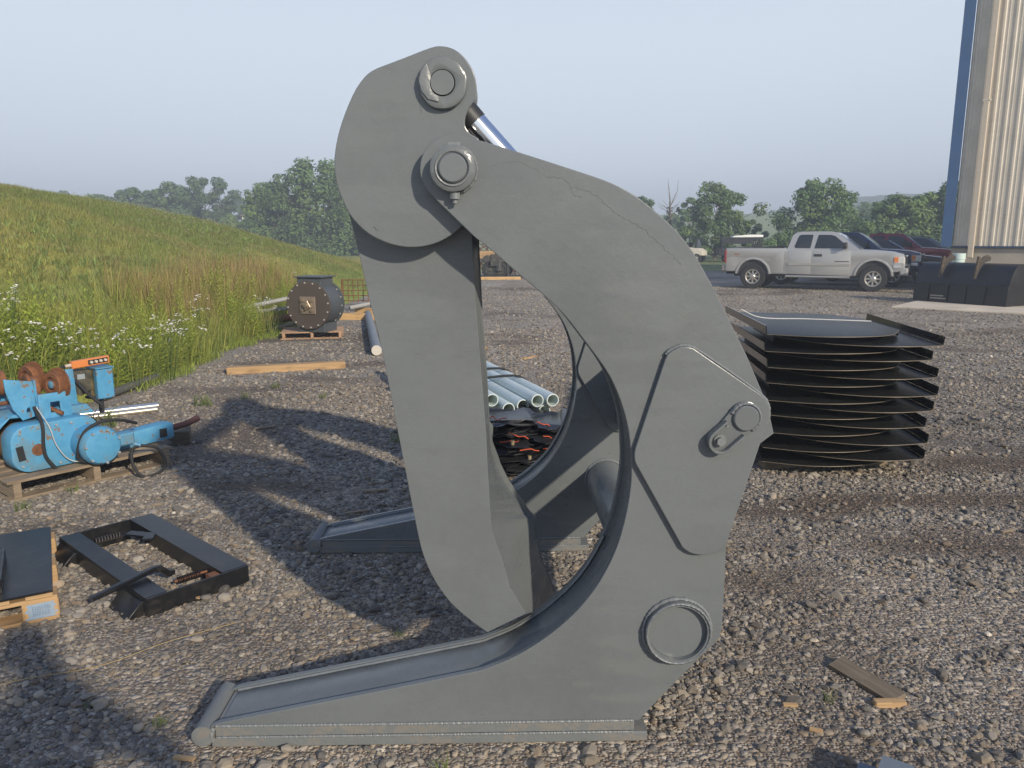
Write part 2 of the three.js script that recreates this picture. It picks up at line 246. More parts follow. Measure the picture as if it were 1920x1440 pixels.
struct('grassy_bank', sheet(axis(-70, -1.5, -16, -3.6, 0.22, 1.25), axis(-95, 12, -40, 0, 0.35, 1.15), bankY, (x, z) => bankC(x, z)), std([1, 1, 1], 0.95, { map: bankTex, bumpMap: bankTex, bumpScale: 0.05, vertexColors: true }));

// far ground: hazy field and wooded ridge
struct('far_field', sheet(axis(-420, 420, -160, 200, 14, 1.3), axis(-330, -88, -240, -88, 7, 1.3), (x, z) => { const t = sst(95, 235, -z); return -0.25 + 8.6 * t * (0.62 + 0.5 * fbm(x * 0.01 + 9, z * 0.008, 331, 3)) * sst(-150, 60, x + 20) + 2 * t; }, (x, z) => { const k = 0.8 + 0.4 * fbm(x * 0.05, z * 0.2, 333, 3); return [0.20 * k, 0.25 * k, 0.09 * k]; }), std([1, 1, 1], 1, { vertexColors: true }));
struct('far_ridge', sheet(axis(-420, 440, -200, 330, 5, 1.3), axis(-430, -236, -380, -240, 5, 1.3), (x, z) => { const t = sst(238, 330, -z); return -3 + t * (7 + 14 * sst(60, 190, x) + 5 * sst(-60, -250, x) + 6 * fbm(x * 0.014, z * 0.014, 341, 3) + 2 * fbm(x * 0.13, z * 0.13, 343, 2)); }, (x, z) => { const k = 0.7 + 0.6 * fbm(x * 0.15, z * 0.15, 345, 3); return [0.05 * k, 0.085 * k, 0.03 * k]; }), std([1, 1, 1], 1, { vertexColors: true }));
// ------------------------------------------------------------------ the grey steel grapple
{
  const g = thing('log_grapple', 'large grey steel grapple with curved side plates, hooked clamp arms and two ground tines', 'grapple', [0, 0, -2.235], 0.0243);
  const innerA = spl([[-0.05, 1.564], [0.015, 1.507], [0.088, 1.446], [0.150, 1.388], [0.214, 1.308], [0.284, 1.213], [0.325, 1.125], [0.351, 1.030], [0.362, 0.917], [0.359, 0.841], [0.346, 0.755], [0.324, 0.669], [0.290, 0.587], [0.247, 0.513], [0.196, 0.449], [0.134, 0.390], [0.071, 0.342], [0, 0.299], [-0.093, 0.259]], 60);
  const inner = [...innerA, ...spl([[-0.14, 0.2485], [-0.32, 0.211], [-0.937, 0.086]], 6)];
  const lobeC = [-0.164, 1.794], lobe = [];
  for (let a = 72; a <= 226; a += 7) lobe.push([lobeC[0] + 0.094 * Math.cos(a * D), lobeC[1] + 0.094 * Math.sin(a * D)]);
  const topE = spl([[0.531, 1.552], [0.503, 1.589], [0.456, 1.640], [0.379, 1.703], [0.332, 1.733], [0.271, 1.762], [0.18, 1.792], [0.06, 1.829]], 26);
  const foot = [[-0.965, 0.074], [0.412, 0.074]];
  const right = [[0.422, 0.088], [0.498, 0.178], [0.593, 0.285], ...spl([[0.634, 0.330], [0.652, 0.352], [0.662, 0.376], [0.665, 0.405]], 6), [0.664, 0.675], [0.751, 0.995], [0.79, 1.026], [0.767, 1.11], [0.739, 1.17], [0.692, 1.268], [0.646, 1.352], [0.586, 1.463]];
  const plateC = [...foot, ...right, ...topE, [-0.074, 1.869], ...lobe, [-0.165, 1.664], [-0.105, 1.607], ...inner];
  const dia = [...spl([[0.446, 1.25], [0.456, 1.272], [0.480, 1.288], [0.505, 1.294], [0.530, 1.289]], 10), ...spl([[0.735, 1.151], [0.757, 1.128], [0.7665, 1.098], [0.763, 1.066], [0.752, 1.035]], 10), ...spl([[0.662, 0.70], [0.650, 0.672], [0.625, 0.655], [0.585, 0.648], [0.550, 0.654], [0.523, 0.672]], 12), ...spl([[0.379, 0.926], [0.368, 0.948], [0.366, 0.976], [0.371, 0.998]], 8)];
  const head = [...spl([[-0.296, 2.101], [-0.225, 2.127], [-0.192, 2.131], [-0.158, 2.122], [-0.129, 2.098], [-0.108, 2.067], [-0.0995, 2.035], [-0.0985, 2.012], [-0.104, 1.990], [-0.124, 1.960], [-0.132, 1.937], [-0.131, 1.917], [-0.118, 1.898], [-0.095, 1.885]], 40), [-0.075, 1.82], ...spl([[-0.085, 1.74], [-0.112, 1.675], [-0.151, 1.633], [-0.196, 1.602], [-0.241, 1.585], [-0.286, 1.579], [-0.331, 1.583], [-0.376, 1.597], [-0.421, 1.622], [-0.464, 1.667], [-0.490, 1.722], [-0.503, 1.769], [-0.5055, 1.821], [-0.496, 1.877], [-0.475, 1.94], [-0.440, 2.012], [-0.405, 2.055], [-0.374, 2.073]], 54)];
  const armL = [[-0.495, 1.72], ...spl([[-0.485, 1.674], [-0.46, 1.555], [-0.432, 1.412], [-0.402, 1.273], [-0.355, 0.985], [-0.308, 0.695], [-0.286, 0.588], [-0.251, 0.5], [-0.201, 0.422], [-0.14, 0.361], [-0.079, 0.312]], 40)];
  const armR = [[0.051, 0.378], [-0.002, 0.471], [-0.032, 0.583], [-0.063, 0.676], [-0.074, 0.878], [-0.078, 0.992], [-0.095, 1.232], [-0.111, 1.459], [-0.116, 1.602], [-0.125, 1.74]];
  const webB = [[0.198, 0.204, -0.52], [0.177, 0.271, -0.52], [0.118, 0.424, -0.52], [0.103, 0.531, -0.52], [0.093, 0.569, -0.52], [0.063, 0.594, -0.52], [0.023, 0.658, -0.52], [-0.013, 0.71, -0.52], [-0.043, 0.776, -0.508], [-0.066, 0.865, -0.467], [-0.071, 0.952, -0.41], [-0.079, 1.18, -0.246], [-0.09, 1.352, -0.19], [-0.101, 1.605, -0.19], [-0.112, 1.74, -0.19]];
  const resample = (p, n) => { const c = new THREE.CatmullRomCurve3(p.map((q) => V(q[0], q[1], 0)), false, 'catmullrom', 0.05); return c.getSpacedPoints(n); };
  const strip = (A, zA, B, zB) => { const P = [], n = A.length, I = []; for (let i = 0; i < n; i++) P.push(A[i].x, A[i].y, zA, B[i].x, B[i].y, zB); for (let i = 0; i < n - 1; i++) I.push(2 * i, 2 * i + 1, 2 * i + 2, 2 * i + 2, 2 * i + 1, 2 * i + 3); const q = new THREE.BufferGeometry(); q.setAttribute('position', new THREE.Float32BufferAttribute(P, 3)); q.setIndex(I); q.computeVertexNormals(); return q; };
  const band = (pts, z0, z1, off, th) => { // a curved plate that follows the throat, inset below the side plates' edge
    const f = pts.map((p, i) => { const a = pts[Math.max(0, i - 1)], b = pts[Math.min(pts.length - 1, i + 1)], tx = b[0] - a[0], ty = b[1] - a[1], l = Math.hypot(tx, ty); return [[p[0] + (-ty / l) * -off * -1, p[1] + (tx / l) * off], [p[0] - ty / l * (off + th), p[1] + tx / l * (off + th)]]; });
    return ext([...f.map((q) => q[0]), ...f.map((q) => q[1]).reverse()], z0 - z1, z0, 0.001);
  };
  const P = (n, q, m = paintGrey) => part(g, n, q, m);
  for (const zo of [0, -1.55]) {
    const near = zo === 0, swing = (q) => { if (near) return q; q.translate(-lobeC[0], -lobeC[1], 0); q.rotateZ(-7.5 * D); q.translate(lobeC[0], lobeC[1], 0); return q; };
    const c1 = P('side_plate', toCreasedNormals(ext(plateC, 0.022, zo, 0.0025), 0.3));
    P('side_plate', toCreasedNormals(ext(plateC, 0.022, zo - 0.203, 0.0025), 0.3));
    P('throat_plate', toCreasedNormals(band(inner, zo - 0.0235, zo - 0.2015, 0.011, 0.016), 0.5));
    // fillet welds along the throat plate on the tine
    const low = inner.slice(38).map((p) => [p[0], p[1] - 0.009]);
    part(c1, 'weld_bead', [bead(low.map((p) => [p[0], p[1], zo - 0.026]), 0.0045, 3, 120), bead(low.map((p) => [p[0], p[1], zo - 0.199]), 0.0055, 4, 120)], weldGrey);
    // sole: two stacked plates with weld runs between, round bar across the tip
    P('sole_plate', cbox(1.40, 0.034, 0.236, 0.004, -0.262, 0.019, zo - 0.1125), paintMuddy);
    P('wear_plate', cbox(1.345, 0.034, 0.229, 0.004, -0.277, 0.0545, zo - 0.1125), paintMuddy);
    P('weld_bead', [bead([[-0.945, 0.077, zo + 0.003], [-0.3, 0.0765, zo + 0.004], [0.392, 0.076, zo + 0.003]], 0.0046, 5, 520), bead([[-0.945, 0.0375, zo + 0.004], [-0.3, 0.037, zo + 0.0045], [0.39, 0.0365, zo + 0.004]], 0.0042, 6, 520), bead([[-0.957, 0.03, zo + 0.004], [-0.957, 0.055, zo + 0.006], [-0.95, 0.078, zo + 0.004]], 0.008, 7, 30)], weldGrey);
    P('tip_bar', rod([-0.985, 0.047, zo + 0.012], [-0.985, 0.047, zo - 0.24], 0.035, 0.035, 28), paintMuddy);
    // reinforcement round the cylinder pin
    const dp = P('reinforcing_plate', toCreasedNormals(ext(dia, 0.0205, zo + 0.0208, 0.003), 0.3));
    const edge = dia.map((p) => [p[0], p[1], zo + 0.002]);
    part(dp, 'weld_bead', bead(dia.slice(2, 20).map((p) => { const k = 1.006; return [0.56 + (p[0] - 0.56) * k, 0.97 + (p[1] - 0.97) * k, zo + 0.008]; }), 0.0055, 11, 160), weldGrey);
    // pin and keeper
    P('cylinder_pin', lathe([[0, 0], [0.035, 0], [0.0385, -0.004], [0.0385, -0.3], [0, -0.3]].map((p) => [p[0], p[1]])).rotateX(Math.PI / 2).translate(0.69, 1.083, zo + 0.046));
    P('weld_bead', bead(Array.from({ length: 14 }, (_, i) => [0.69 + 0.043 * Math.cos((i * 17 - 60) * D), 1.083 + 0.043 * Math.sin((i * 17 - 60) * D), zo + 0.036]), 0.005, 13, 60), weldGrey);
    if (near) {
      const kp = []; const cA = [0.69, 1.083], cB = [0.616, 1.015], ra = 0.049, rb = 0.031, an = Math.atan2(cA[1] - cB[1], cA[0] - cB[0]);
      for (let t = -88; t <= 88; t += 8) kp.push([cA[0] + ra * Math.cos(an + t * D), cA[1] + ra * Math.sin(an + t * D)]);
      for (let t = 92; t <= 268; t += 8) kp.push([cB[0] + rb * Math.cos(an + t * D), cB[1] + rb * Math.sin(an + t * D)]);
      const kpl = P('keeper_plate', toCreasedNormals(ext(kp, 0.012, zo + 0.034, 0.002), 0.3));
      const u = [Math.cos(an), Math.sin(an)], w = [-u[1], u[0]], Rl = 0.038, U = [];
      U.push([cB[0] + u[0] * 0.052 + w[0] * Rl, cB[1] + u[1] * 0.052 + w[1] * Rl]);
      for (let t = 90; t <= 270; t += 10) U.push([cB[0] + Rl * Math.cos(an + t * D), cB[1] + Rl * Math.sin(an + t * D)]);
      U.push([cB[0] + u[0] * 0.062 - w[0] * Rl, cB[1] + u[1] * 0.062 - w[1] * Rl]);
      const Ui = U.map((p, i) => { const k = i === 0 ? 1 : i === U.length - 1 ? -1 : 0; if (k) return [p[0] - k * w[0] * 0.008, p[1] - k * w[1] * 0.008]; return [cB[0] + (p[0] - cB[0]) * 0.79, cB[1] + (p[1] - cB[1]) * 0.79]; });
      part(kpl, 'locking_lug', toCreasedNormals(ext([...U, ...Ui.reverse()], 0.036, zo + 0.056, 0.0015), 0.5), paintGrey);
      part(kpl, 'bolt', [T(new THREE.CylinderGeometry(0.0135, 0.0135, 0.012, 6), 0.616, 1.015, zo + 0.0475, Math.PI / 2), T(new THREE.CylinderGeometry(0.019, 0.019, 0.004, 18), 0.616, 1.015, zo + 0.0375, Math.PI / 2)], weldGrey);
      P('grease_nipple', [rod([0.630, 1.060, zo + 0.02], [0.630, 1.064, zo + 0.06], 0.005, 0.003, 8)], weldGrey);
    }
    // clamp arm: head plates either side of the rod eye, boxed hook below
    const hp = P('clamp_head_plate', swing(toCreasedNormals(ext(head, 0.022, zo - 0.05, 0.003), 0.3)));
    P('clamp_head_plate', swing(toCreasedNormals(ext(head, 0.020, zo - 0.178, 0.003), 0.3)));
    P('clamp_arm_plate', swing(toCreasedNormals(ext([...armL, ...armR], 0.02, zo - 0.14, 0.002), 0.3)));
    const seg3 = (p, n) => new THREE.CatmullRomCurve3(p.map((q) => V(q[0], q[1], q[2] ?? -0.1415)), false, 'catmullrom', 0.05).getSpacedPoints(n);
    const wfz = [...seg3(armR.slice(0, 4), 16), ...seg3(armR.slice(3), 36).slice(1)], wb = [...seg3(webB.slice(0, 5), 16), ...seg3(webB.slice(4), 36).slice(1)];
    const ruled = (A, B) => { const q = [], I = []; A.forEach((a, i) => { q.push(a.x, a.y, zo + a.z, B[i].x, B[i].y, zo + B[i].z); if (i < A.length - 1) I.push(2 * i, 2 * i + 1, 2 * i + 2, 2 * i + 2, 2 * i + 1, 2 * i + 3); }); const b = new THREE.BufferGeometry(); b.setAttribute('position', new THREE.Float32BufferAttribute(q, 3)); b.setIndex(I); b.computeVertexNormals(); return b; };
    const lip = wb.map((p) => V(p.x + 0.012 * sst(0.5, 0.62, p.y) * sst(0.95, 0.8, p.y) + 0.003, p.y + 0.006 * sst(0.5, 0.62, p.y), p.z - 0.002)), inw = wb.map((p) => V(p.x - 0.014, p.y + 0.002, p.z - 0.004));
    const web = P('clamp_web', swing(toCreasedNormals(mergeGeometries([ruled(wfz, wb), ruled(wfz.map((p) => V(p.x - 0.012, p.y + 0.003, p.z - 0.008)), inw)]), 0.5)));
    part(web, 'web_edge', swing(toCreasedNormals(mergeGeometries([ruled(wb, lip), ruled(lip, lip.map((p, i) => V(p.x - 0.001, p.y, p.z - 0.016))), ruled(lip.map((p) => V(p.x - 0.001, p.y, p.z - 0.016)), inw)]), 0.35)), paintGrey);
    const la = resample(armL, 44); P('clamp_outer_strap', swing(ruled(la.map((p) => V(p.x, p.y, -0.159)), la.map((p) => V(p.x + 0.03 * sst(1.2, 0.7, p.y), p.y, -0.19 - 0.32 * sst(1.35, 0.70, p.y))))));
    P('clamp_back_plate', swing(ruled(la.map((p) => V(p.x + 0.03 * sst(1.2, 0.7, p.y), p.y, -0.19 - 0.32 * sst(1.35, 0.70, p.y))), Array.from({ length: 45 }, (_, k) => { const p = inw[Math.round((1 - k / 44) * 52)]; return p; }))));
    part(web, 'weld_bead', swing(bead([[-0.076, 0.799, -0.497], [-0.047, 0.732, -0.516], [-0.017, 0.668, -0.518], [0.007, 0.633, -0.518], [0.063, 0.59, -0.518], [0.091, 0.565, -0.518]].map((p) => [p[0], p[1], p[2] + zo]), 0.0045, 15, 50)), weldGrey);
    // pins and collars
    const pv = P('pivot_pin', lathe([[0, 0.0], [0.036, 0], [0.040, -0.004], [0.041, -0.30], [0, -0.30]]).rotateX(Math.PI / 2).translate(lobeC[0], lobeC[1], zo + 0.054));
    part(pv, 'retaining_collar', lathe([[0.0415, 0.045], [0.058, 0.045], [0.063, 0.041], [0.064, 0.001], [0.0415, 0.001], [0.0415, 0.045]], 40).rotateX(Math.PI / 2).translate(lobeC[0], lobeC[1], zo), paintGrey);
    part(pv, 'collar_weld', [lathe([[0.0445, 0.0485], [0.048, 0.0495], [0.0505, 0.0465], [0.0445, 0.0465]], 40).rotateX(Math.PI / 2).translate(lobeC[0], lobeC[1], zo), bead(Array.from({ length: 20 }, (_, i) => [lobeC[0] + 0.065 * Math.cos((i * 9 - 100) * D), lobeC[1] + 0.065 * Math.sin((i * 9 - 100) * D), zo + 0.005]), 0.005, 17, 70)], weldGrey);
    if (near) {
      part(pv, 'clamp_bolt', [T(new THREE.CylinderGeometry(0.0165, 0.0165, 0.018, 6), lobeC[0] + 0.004, lobeC[1] - 0.073, zo + 0.020), T(new THREE.CylinderGeometry(0.008, 0.008, 0.014, 10), lobeC[0] + 0.004, lobeC[1] - 0.0865, zo + 0.020)], weldGrey); part(pv, 'collar_key', box(0.034, 0.012, 0.02, lobeC[0] + 0.004, lobeC[1] + 0.064, zo + 0.024), weldGrey);
    }
    const cp = P('rod_pin', swing(rod([-0.193, 2.03, zo - 0.024], [-0.193, 2.03, zo - 0.205], 0.033, 0.033, 32)));
    // rough-cut round washer welded over the rod pin, with its split
    const rw = []; const Rw = rng(91); for (let a = 0; a < 360; a += 12) { const r = 0.0685 * (0.985 + 0.03 * Rw()); rw.push([-0.193 + r * Math.cos(a * D), 2.03 + r * Math.sin(a * D) * 1.03]); }
    const hole = new THREE.Path(); hole.absarc(-0.193, 2.03, 0.0345, 0, Math.PI * 2, true);
    part(cp, 'pin_washer', swing(toCreasedNormals(ext(rw, 0.024, zo - 0.0265, 0.006, [hole]), 0.6)), paintGrey);
    part(cp, 'washer_flap', swing(toCreasedNormals(ext([[-0.236, 2.080], [-0.224, 2.047], [-0.228, 2.025], [-0.222, 2.003], [-0.204, 1.994], [-0.205, 1.978], [-0.233, 1.985], [-0.252, 2.008], [-0.258, 2.035], [-0.252, 2.06]], 0.006, zo - 0.0215, 0.002), 0.6)), weldGrey);
    // hydraulic cylinder between the side plates
    const A = near ? V(-0.193, 2.03, zo - 0.122) : V(lobeC[0] - 0.029 * Math.cos(7.5 * D) + 0.236 * Math.sin(7.5 * D), lobeC[1] + 0.029 * Math.sin(7.5 * D) + 0.236 * Math.cos(7.5 * D), zo - 0.122), B = V(0.69, 1.083, zo - 0.122), dir = B.clone().sub(A).normalize(), at = (t) => A.clone().addScaledVector(dir, t).toArray();
    const cy = P('hydraulic_cylinder', [rod(at(0.50), at(1.25), 0.058, 0.058, 28)], paintGrey);
    part(cy, 'piston_rod', rod(at(0.130), at(0.52), 0.0365, 0.0355, 32), chrome);
    part(cy, 'rod_eye', [T(new THREE.CylinderGeometry(0.055, 0.055, 0.09, 28), A.x, A.y, A.z, Math.PI / 2), rod(at(0.03), at(0.130), 0.042, 0.038, 28)], darkSteel);
    part(cy, 'gland', rod(at(0.485), at(0.53), 0.062, 0.062, 28), paintGrey);
  }
  // cross tube through both halves, its end standing proud of the near plate
  const ct = P('cross_tube', pipe([0.521, 0.389, 0.026], [0.521, 0.389, -1.80], 0.104, 0.091, 56));
  part(ct, 'end_disc', rod([0.521, 0.389, 0.006], [0.521, 0.389, -0.02], 0.0905, 0.0905, 48), paintGrey);
  part(ct, 'weld_bead', [...[0, -1.55].map((zo, k) => bead(Array.from({ length: 24 }, (_, i) => [0.521 + 0.107 * Math.cos(i * 15 * D), 0.389 + 0.107 * Math.sin(i * 15 * D), zo + 0.004]), 0.0065, 19 + k, 150, true)), bead(Array.from({ length: 24 }, (_, i) => [0.521 + 0.1 * Math.cos(i * 15 * D), 0.389 + 0.1 * Math.sin(i * 15 * D), 0.026]), 0.0045, 22, 150, true)], weldGrey);
  P('torque_tube', rod([-0.385, 1.80, -0.2], [-0.385, 1.80, -1.60], 0.10, 0.10, 32));
  // rear crossmember that carries the coupler
  P('rear_crossmember', cbox(0.05, 0.34, 1.32, 0.006, 0.585, 0.86, -0.888));
  // hardened runs and cracks in the thick paint
  const run = (pts, r, s) => { const R = rng(s), o = []; for (let i = 0; i < pts.length - 1; i++) for (let k = 0; k < 6; k++) { const t = k / 6; o.push([lerp(pts[i][0], pts[i + 1][0], t) + 0.006 * (R() - 0.5), lerp(pts[i][1], pts[i + 1][1], t) + 0.006 * (R() - 0.5), pts[i][2] ?? 0]); } return bead(o, r, s, o.length * 3); };
  P('paint_ridge', [run([[0.098, 1.775], [0.147, 1.771], [0.166, 1.748], [0.211, 1.738], [0.249, 1.716], [0.288, 1.682], [0.342, 1.648], [0.381, 1.627], [0.421, 1.592], [0.464, 1.555], [0.493, 1.524]], 0.0008, 31), run([[-0.06, 1.80], [-0.03, 1.815], [0.01, 1.818], [0.06, 1.80], [0.098, 1.775]], 0.0005, 32), run([[0.166, 1.745], [0.18, 1.72], [0.2, 1.72]], 0.0008, 33), run([[0.43, 1.03, 0.0205], [0.45, 1.0, 0.0205], [0.47, 0.985, 0.0205], [0.485, 0.97, 0.0205]], 0.0006, 34), run([[0.52, 0.98, 0.0205], [0.54, 0.965, 0.0205], [0.545, 0.94, 0.0205]], 0.0005, 35)], weldGrey);
  P('paint_ridge', [run([[-0.262, 1.985, -0.05], [-0.255, 1.965, -0.05], [-0.256, 1.945, -0.05]], 0.0009, 38), run([[-0.40, 1.64, -0.05], [-0.392, 1.632, -0.05], [-0.39, 1.625, -0.05]], 0.0016, 41)], weldGrey);
}
// ------------------------------------------------------------------ pallets
function pallet(label, pos, ry, o = {}) { // x = length of deck boards, z = depth
  const { L = 1.06, Dp = 1.0, mat = woodGrey, hy = 0.115, boards = 7, seed = 1, cat = 'pallet' } = o, t = thing('pallet', label, cat, pos, ry), R = rng(seed);
  for (let k = 0; k < boards; k++) { const z = -Dp * (k + 0.5) / boards, w = Dp / boards * 0.72; part(t, 'deck_board', cbox(w, 0.018, L * (0.99 + 0.02 * R()), 0.003, L / 2 + 0.01 * (R() - 0.5), hy + 0.009, z, 0, Math.PI / 2, (R() - 0.5) * 0.03), mat); }
  for (const x of [0.05, L / 2, L - 0.05]) part(t, 'stringer', cbox(0.045, hy - 0.02, Dp * 0.98, 0.003, x, hy / 2 + 0.009, -Dp / 2), mat);
  for (const z of [-0.06, -Dp / 2, -Dp + 0.06]) part(t, 'bottom_board', cbox(0.09, 0.018, L, 0.003, L / 2, 0.0095, z, 0, Math.PI / 2), mat);
  return t;
}
// ------------------------------------------------------------------ blue electric hoist on its pallet
const HX = -3.09, HZ = -4.53, HR = 0.9139;
pallet('weathered grey pallet under the blue hoist', [HX, 0, HZ], HR, { seed: 4 });
{
  const t = thing('electric_hoist', 'old blue wire-rope hoist with rusty trolley wheels lying on a weathered pallet', 'hoist', [HX, 0.134, HZ], HR);
  const P = (n, q, m = bluePaint, l) => part(t, n, q, m, l);
  const rr = (x0, y0, x1, y1, r) => { const s = new THREE.Shape(); s.moveTo(x0 + r, y0); s.lineTo(x1 - r, y0); s.absarc(x1 - r, y0 + r, r, -Math.PI / 2, 0); s.lineTo(x1, y1 - r); s.absarc(x1 - r, y1 - r, r, 0, Math.PI / 2); s.lineTo(x0 + r, y1); s.absarc(x0 + r, y1 - r, r, Math.PI / 2, Math.PI); s.lineTo(x0, y0 + r); s.absarc(x0 + r, y0 + r, r, Math.PI, 1.5 * Math.PI); return s; };
  const gc = P('gear_case', toCreasedNormals(ext(rr(0.075, 0.002, 0.62, 0.31, 0.11), 0.16, -0.12, 0.012), 0.6));
  part(gc, 'name_plate', box(0.042, 0.095, 0.003, 0.128, 0.135, -0.1183, 0, 0, 0.12), darkSteel);
  for (const [bx, by] of [[0.13, 0.05], [0.13, 0.262], [0.35, 0.03], [0.35, 0.282], [0.44, 0.282], [0.24, 0.285]]) part(gc, 'case_bolt', rod([bx, by, -0.121], [bx, by, -0.110], 0.009, 0.009, 6), galv);
  part(gc, 'shaft_boss', lathe([[0, 0.012], [0.02, 0.012], [0.022, 0.006], [0.036, 0.005], [0.040, 0], [0, 0]], 20).rotateX(Math.PI / 2).translate(0.232, 0.14, -0.12), rust);
  P('rope_drum', rod([0.235, 0.155, -0.281], [0.235, 0.155, -0.85], 0.135, 0.135, 28), std([0.24, 0.15, 0.075], 0.9, { map: woodMap, bumpMap: peel, bumpScale: 0.004 }));
  P('drum_cover', [toCreasedNormals(ext([[0.02, 0.19], [0.08, 0.30], [0.16, 0.355], [0.62, 0.355], [0.66, 0.30], [0.66, 0.285], [0.14, 0.338], [0.085, 0.28], [0.032, 0.19]], 0.62, -0.282, 0.002), 0.4)]);
  P('end_frame', toCreasedNormals(ext(rr(0.06, 0.004, 0.6, 0.30, 0.1), 0.05, -0.86, 0.01), 0.6));
  const mo = P('motor', toCreasedNormals(new THREE.LatheGeometry([[0, 0.185], [0.085, 0.185], [0.112, 0.178], [0.124, 0.16], [0.130, 0.135], [0.130, 0.128], [0.1245, 0.122], [0.122, -0.05], [0, -0.05]].map((p) => new THREE.Vector2(...p)), 36), 0.5).rotateX(Math.PI / 2).translate(0.545, 0.128, -0.10));
  for (let k = 0; k < 7; k++) { const a = (k * 51.4 + 20) * D; part(mo, 'cover_bolt', rod([0.545 + 0.112 * Math.cos(a), 0.128 + 0.112 * Math.sin(a), 0.07], [0.545 + 0.112 * Math.cos(a), 0.128 + 0.112 * Math.sin(a), 0.092], 0.009, 0.009, 6), galv); }
  part(mo, 'terminal_box', [cbox(0.13, 0.085, 0.10, 0.012, 0.705, 0.135, 0.005), rod([0.755, 0.10, 0.03], [0.80, 0.075, 0.05], 0.016, 0.016, 10)], bluePaint);
  // hook block arm pointing off to the side, with its rusty hook
  const hb = P('hook_block', [toCreasedNormals(ext([[0.76, 0.0], [1.17, 0.012], [1.185, 0.03], [1.18, 0.125], [1.16, 0.135], [0.76, 0.11]], 0.115, -0.20, 0.006), 0.5)]);
  part(hb, 'slot', box(0.055, 0.065, 0.006, 1.10, 0.065, -0.1995), darkSteel);
  part(hb, 'hook_shank', tube([[1.18, 0.075, -0.255], [1.25, 0.08, -0.255], [1.33, 0.09, -0.255], [1.415, 0.115, -0.255]], 0.024, 20, 10), std([0.10, 0.045, 0.045], 0.8, { map: soft }));
  // saddle plate and trolley
  P('saddle', [toCreasedNormals(ext(rr(0.30, 0.30, 0.50, 0.475, 0.01), 0.012, -0.225, 0.002, [(() => { const p = new THREE.Path(); p.moveTo(0.37, 0.345); p.lineTo(0.37, 0.415); p.lineTo(0.43, 0.415); p.lineTo(0.43, 0.345); p.closePath(); return p; })()]), 0.5), box(0.012, 0.175, 0.30, 0.306, 0.388, -0.38), box(0.012, 0.175, 0.30, 0.494, 0.388, -0.38)]);
  P('tie_bar', [rod([0.34, 0.40, -0.35], [0.425, 0.335, -0.19], 0.015, 0.015, 10), rod([0.10, 0.42, -0.40], [0.62, 0.42, -0.44], 0.014, 0.014, 10)], rust);
  const sideL = P('trolley_side_plate', toCreasedNormals(ext([[0.12, 0.60], [0.285, 0.565], [0.298, 0.42], [0.275, 0.335], [0.205, 0.32], [0.155, 0.40], [0.125, 0.52]], 0.014, -0.24, 0.002, [(() => { const p = new THREE.Path(); p.absellipse(0.245, 0.375, 0.016, 0.028, 0, Math.PI * 2, true, 0); return p; })()]), 0.5).rotateY(-0.0));
  part(sideL, 'flange', box(0.014, 0.20, 0.06, 0.296, 0.47, -0.27), bluePaint);
  P('trolley_side_plate', toCreasedNormals(ext([[0.50, 0.33], [0.53, 0.60], [0.58, 0.60], [0.59, 0.33]], 0.014, -0.34, 0.002), 0.5));
  const wheel = (x, y, z, ax, gear) => { // flanged trolley wheel, axis along local x
    const w = P('trolley_wheel', lathe([[0, 0.03], [0.032, 0.03], [0.036, 0.018], [0.052, 0.014], [0.058, 0.03], [0.094, 0.03], [0.098, 0.024], [0.092, -0.02], [0.112, -0.024], [0.112, -0.046], [0.03, -0.046], [0, -0.046]], 40).scale(0.88, 0.88, 0.88).rotateZ(Math.PI / 2).rotateY(ax).translate(x, y, z), rust);
    part(w, 'hub', lathe([[0, 0.042], [0.02, 0.042], [0.03, 0.036], [0.03, 0.028], [0, 0.028]], 18).scale(0.88, 0.88, 0.88).rotateZ(Math.PI / 2).rotateY(ax).translate(x, y, z), bluePaint);
    if (gear) { const ts = []; for (let k = 0; k < 48; k++) { const b = box(0.022, 0.011, 0.0065, 0.030, 0.102, 0); b.rotateX(k / 48 * Math.PI * 2); b.rotateY(ax); b.translate(x, y, z); ts.push(b); } part(w, 'gear_teeth', ts, rust); }
    return w;
  };
  wheel(0.435, 0.520, -0.29, 0.22, true); wheel(0.35, 0.555, -0.46, 0.22, true); wheel(0.315, 0.50, -0.335, Math.PI - 0.1, false); wheel(0.19, 0.535, -0.52, Math.PI - 0.1, false);
  const pl2 = P('trolley_side_plate', toCreasedNormals(ext([[0.10, 0.58], [0.2, 0.60], [0.24, 0.40], [0.14, 0.38]], 0.014, -0.56, 0.002), 0.5));
  // electrics
  const cb = P('control_box', cbox(0.115, 0.215, 0.15, 0.006, 0.79, 0.465, -0.42), bluePaint);
  part(cb, 'lid', cbox(0.13, 0.008, 0.17, 0.002, 0.79, 0.578, -0.42), bluePaint);
  const cb2 = P('relay_box', [toCreasedNormals(ext([[0.575, 0.42], [0.575, 0.575], [0.70, 0.575], [0.70, 0.44], [0.63, 0.40]], 0.12, -0.36, 0.003), 0.5)], std([0.13, 0.125, 0.095], 0.75, { map: rustMap.clone ? dustMap : dustMap }));
  part(cb2, 'maker_plate', box(0.05, 0.035, 0.003, 0.635, 0.535, -0.3585), galv);
  P('resistor', [rod([0.712, 0.38, -0.40], [0.712, 0.57, -0.40], 0.022, 0.022, 12)], std([0.14, 0.12, 0.05], 0.6, { map: dustMap }));
  P('bracket', [box(0.10, 0.02, 0.03, 0.72, 0.365, -0.40, 0, 0, -0.3), box(0.03, 0.12, 0.02, 0.77, 0.31, -0.40)], darkSteel);
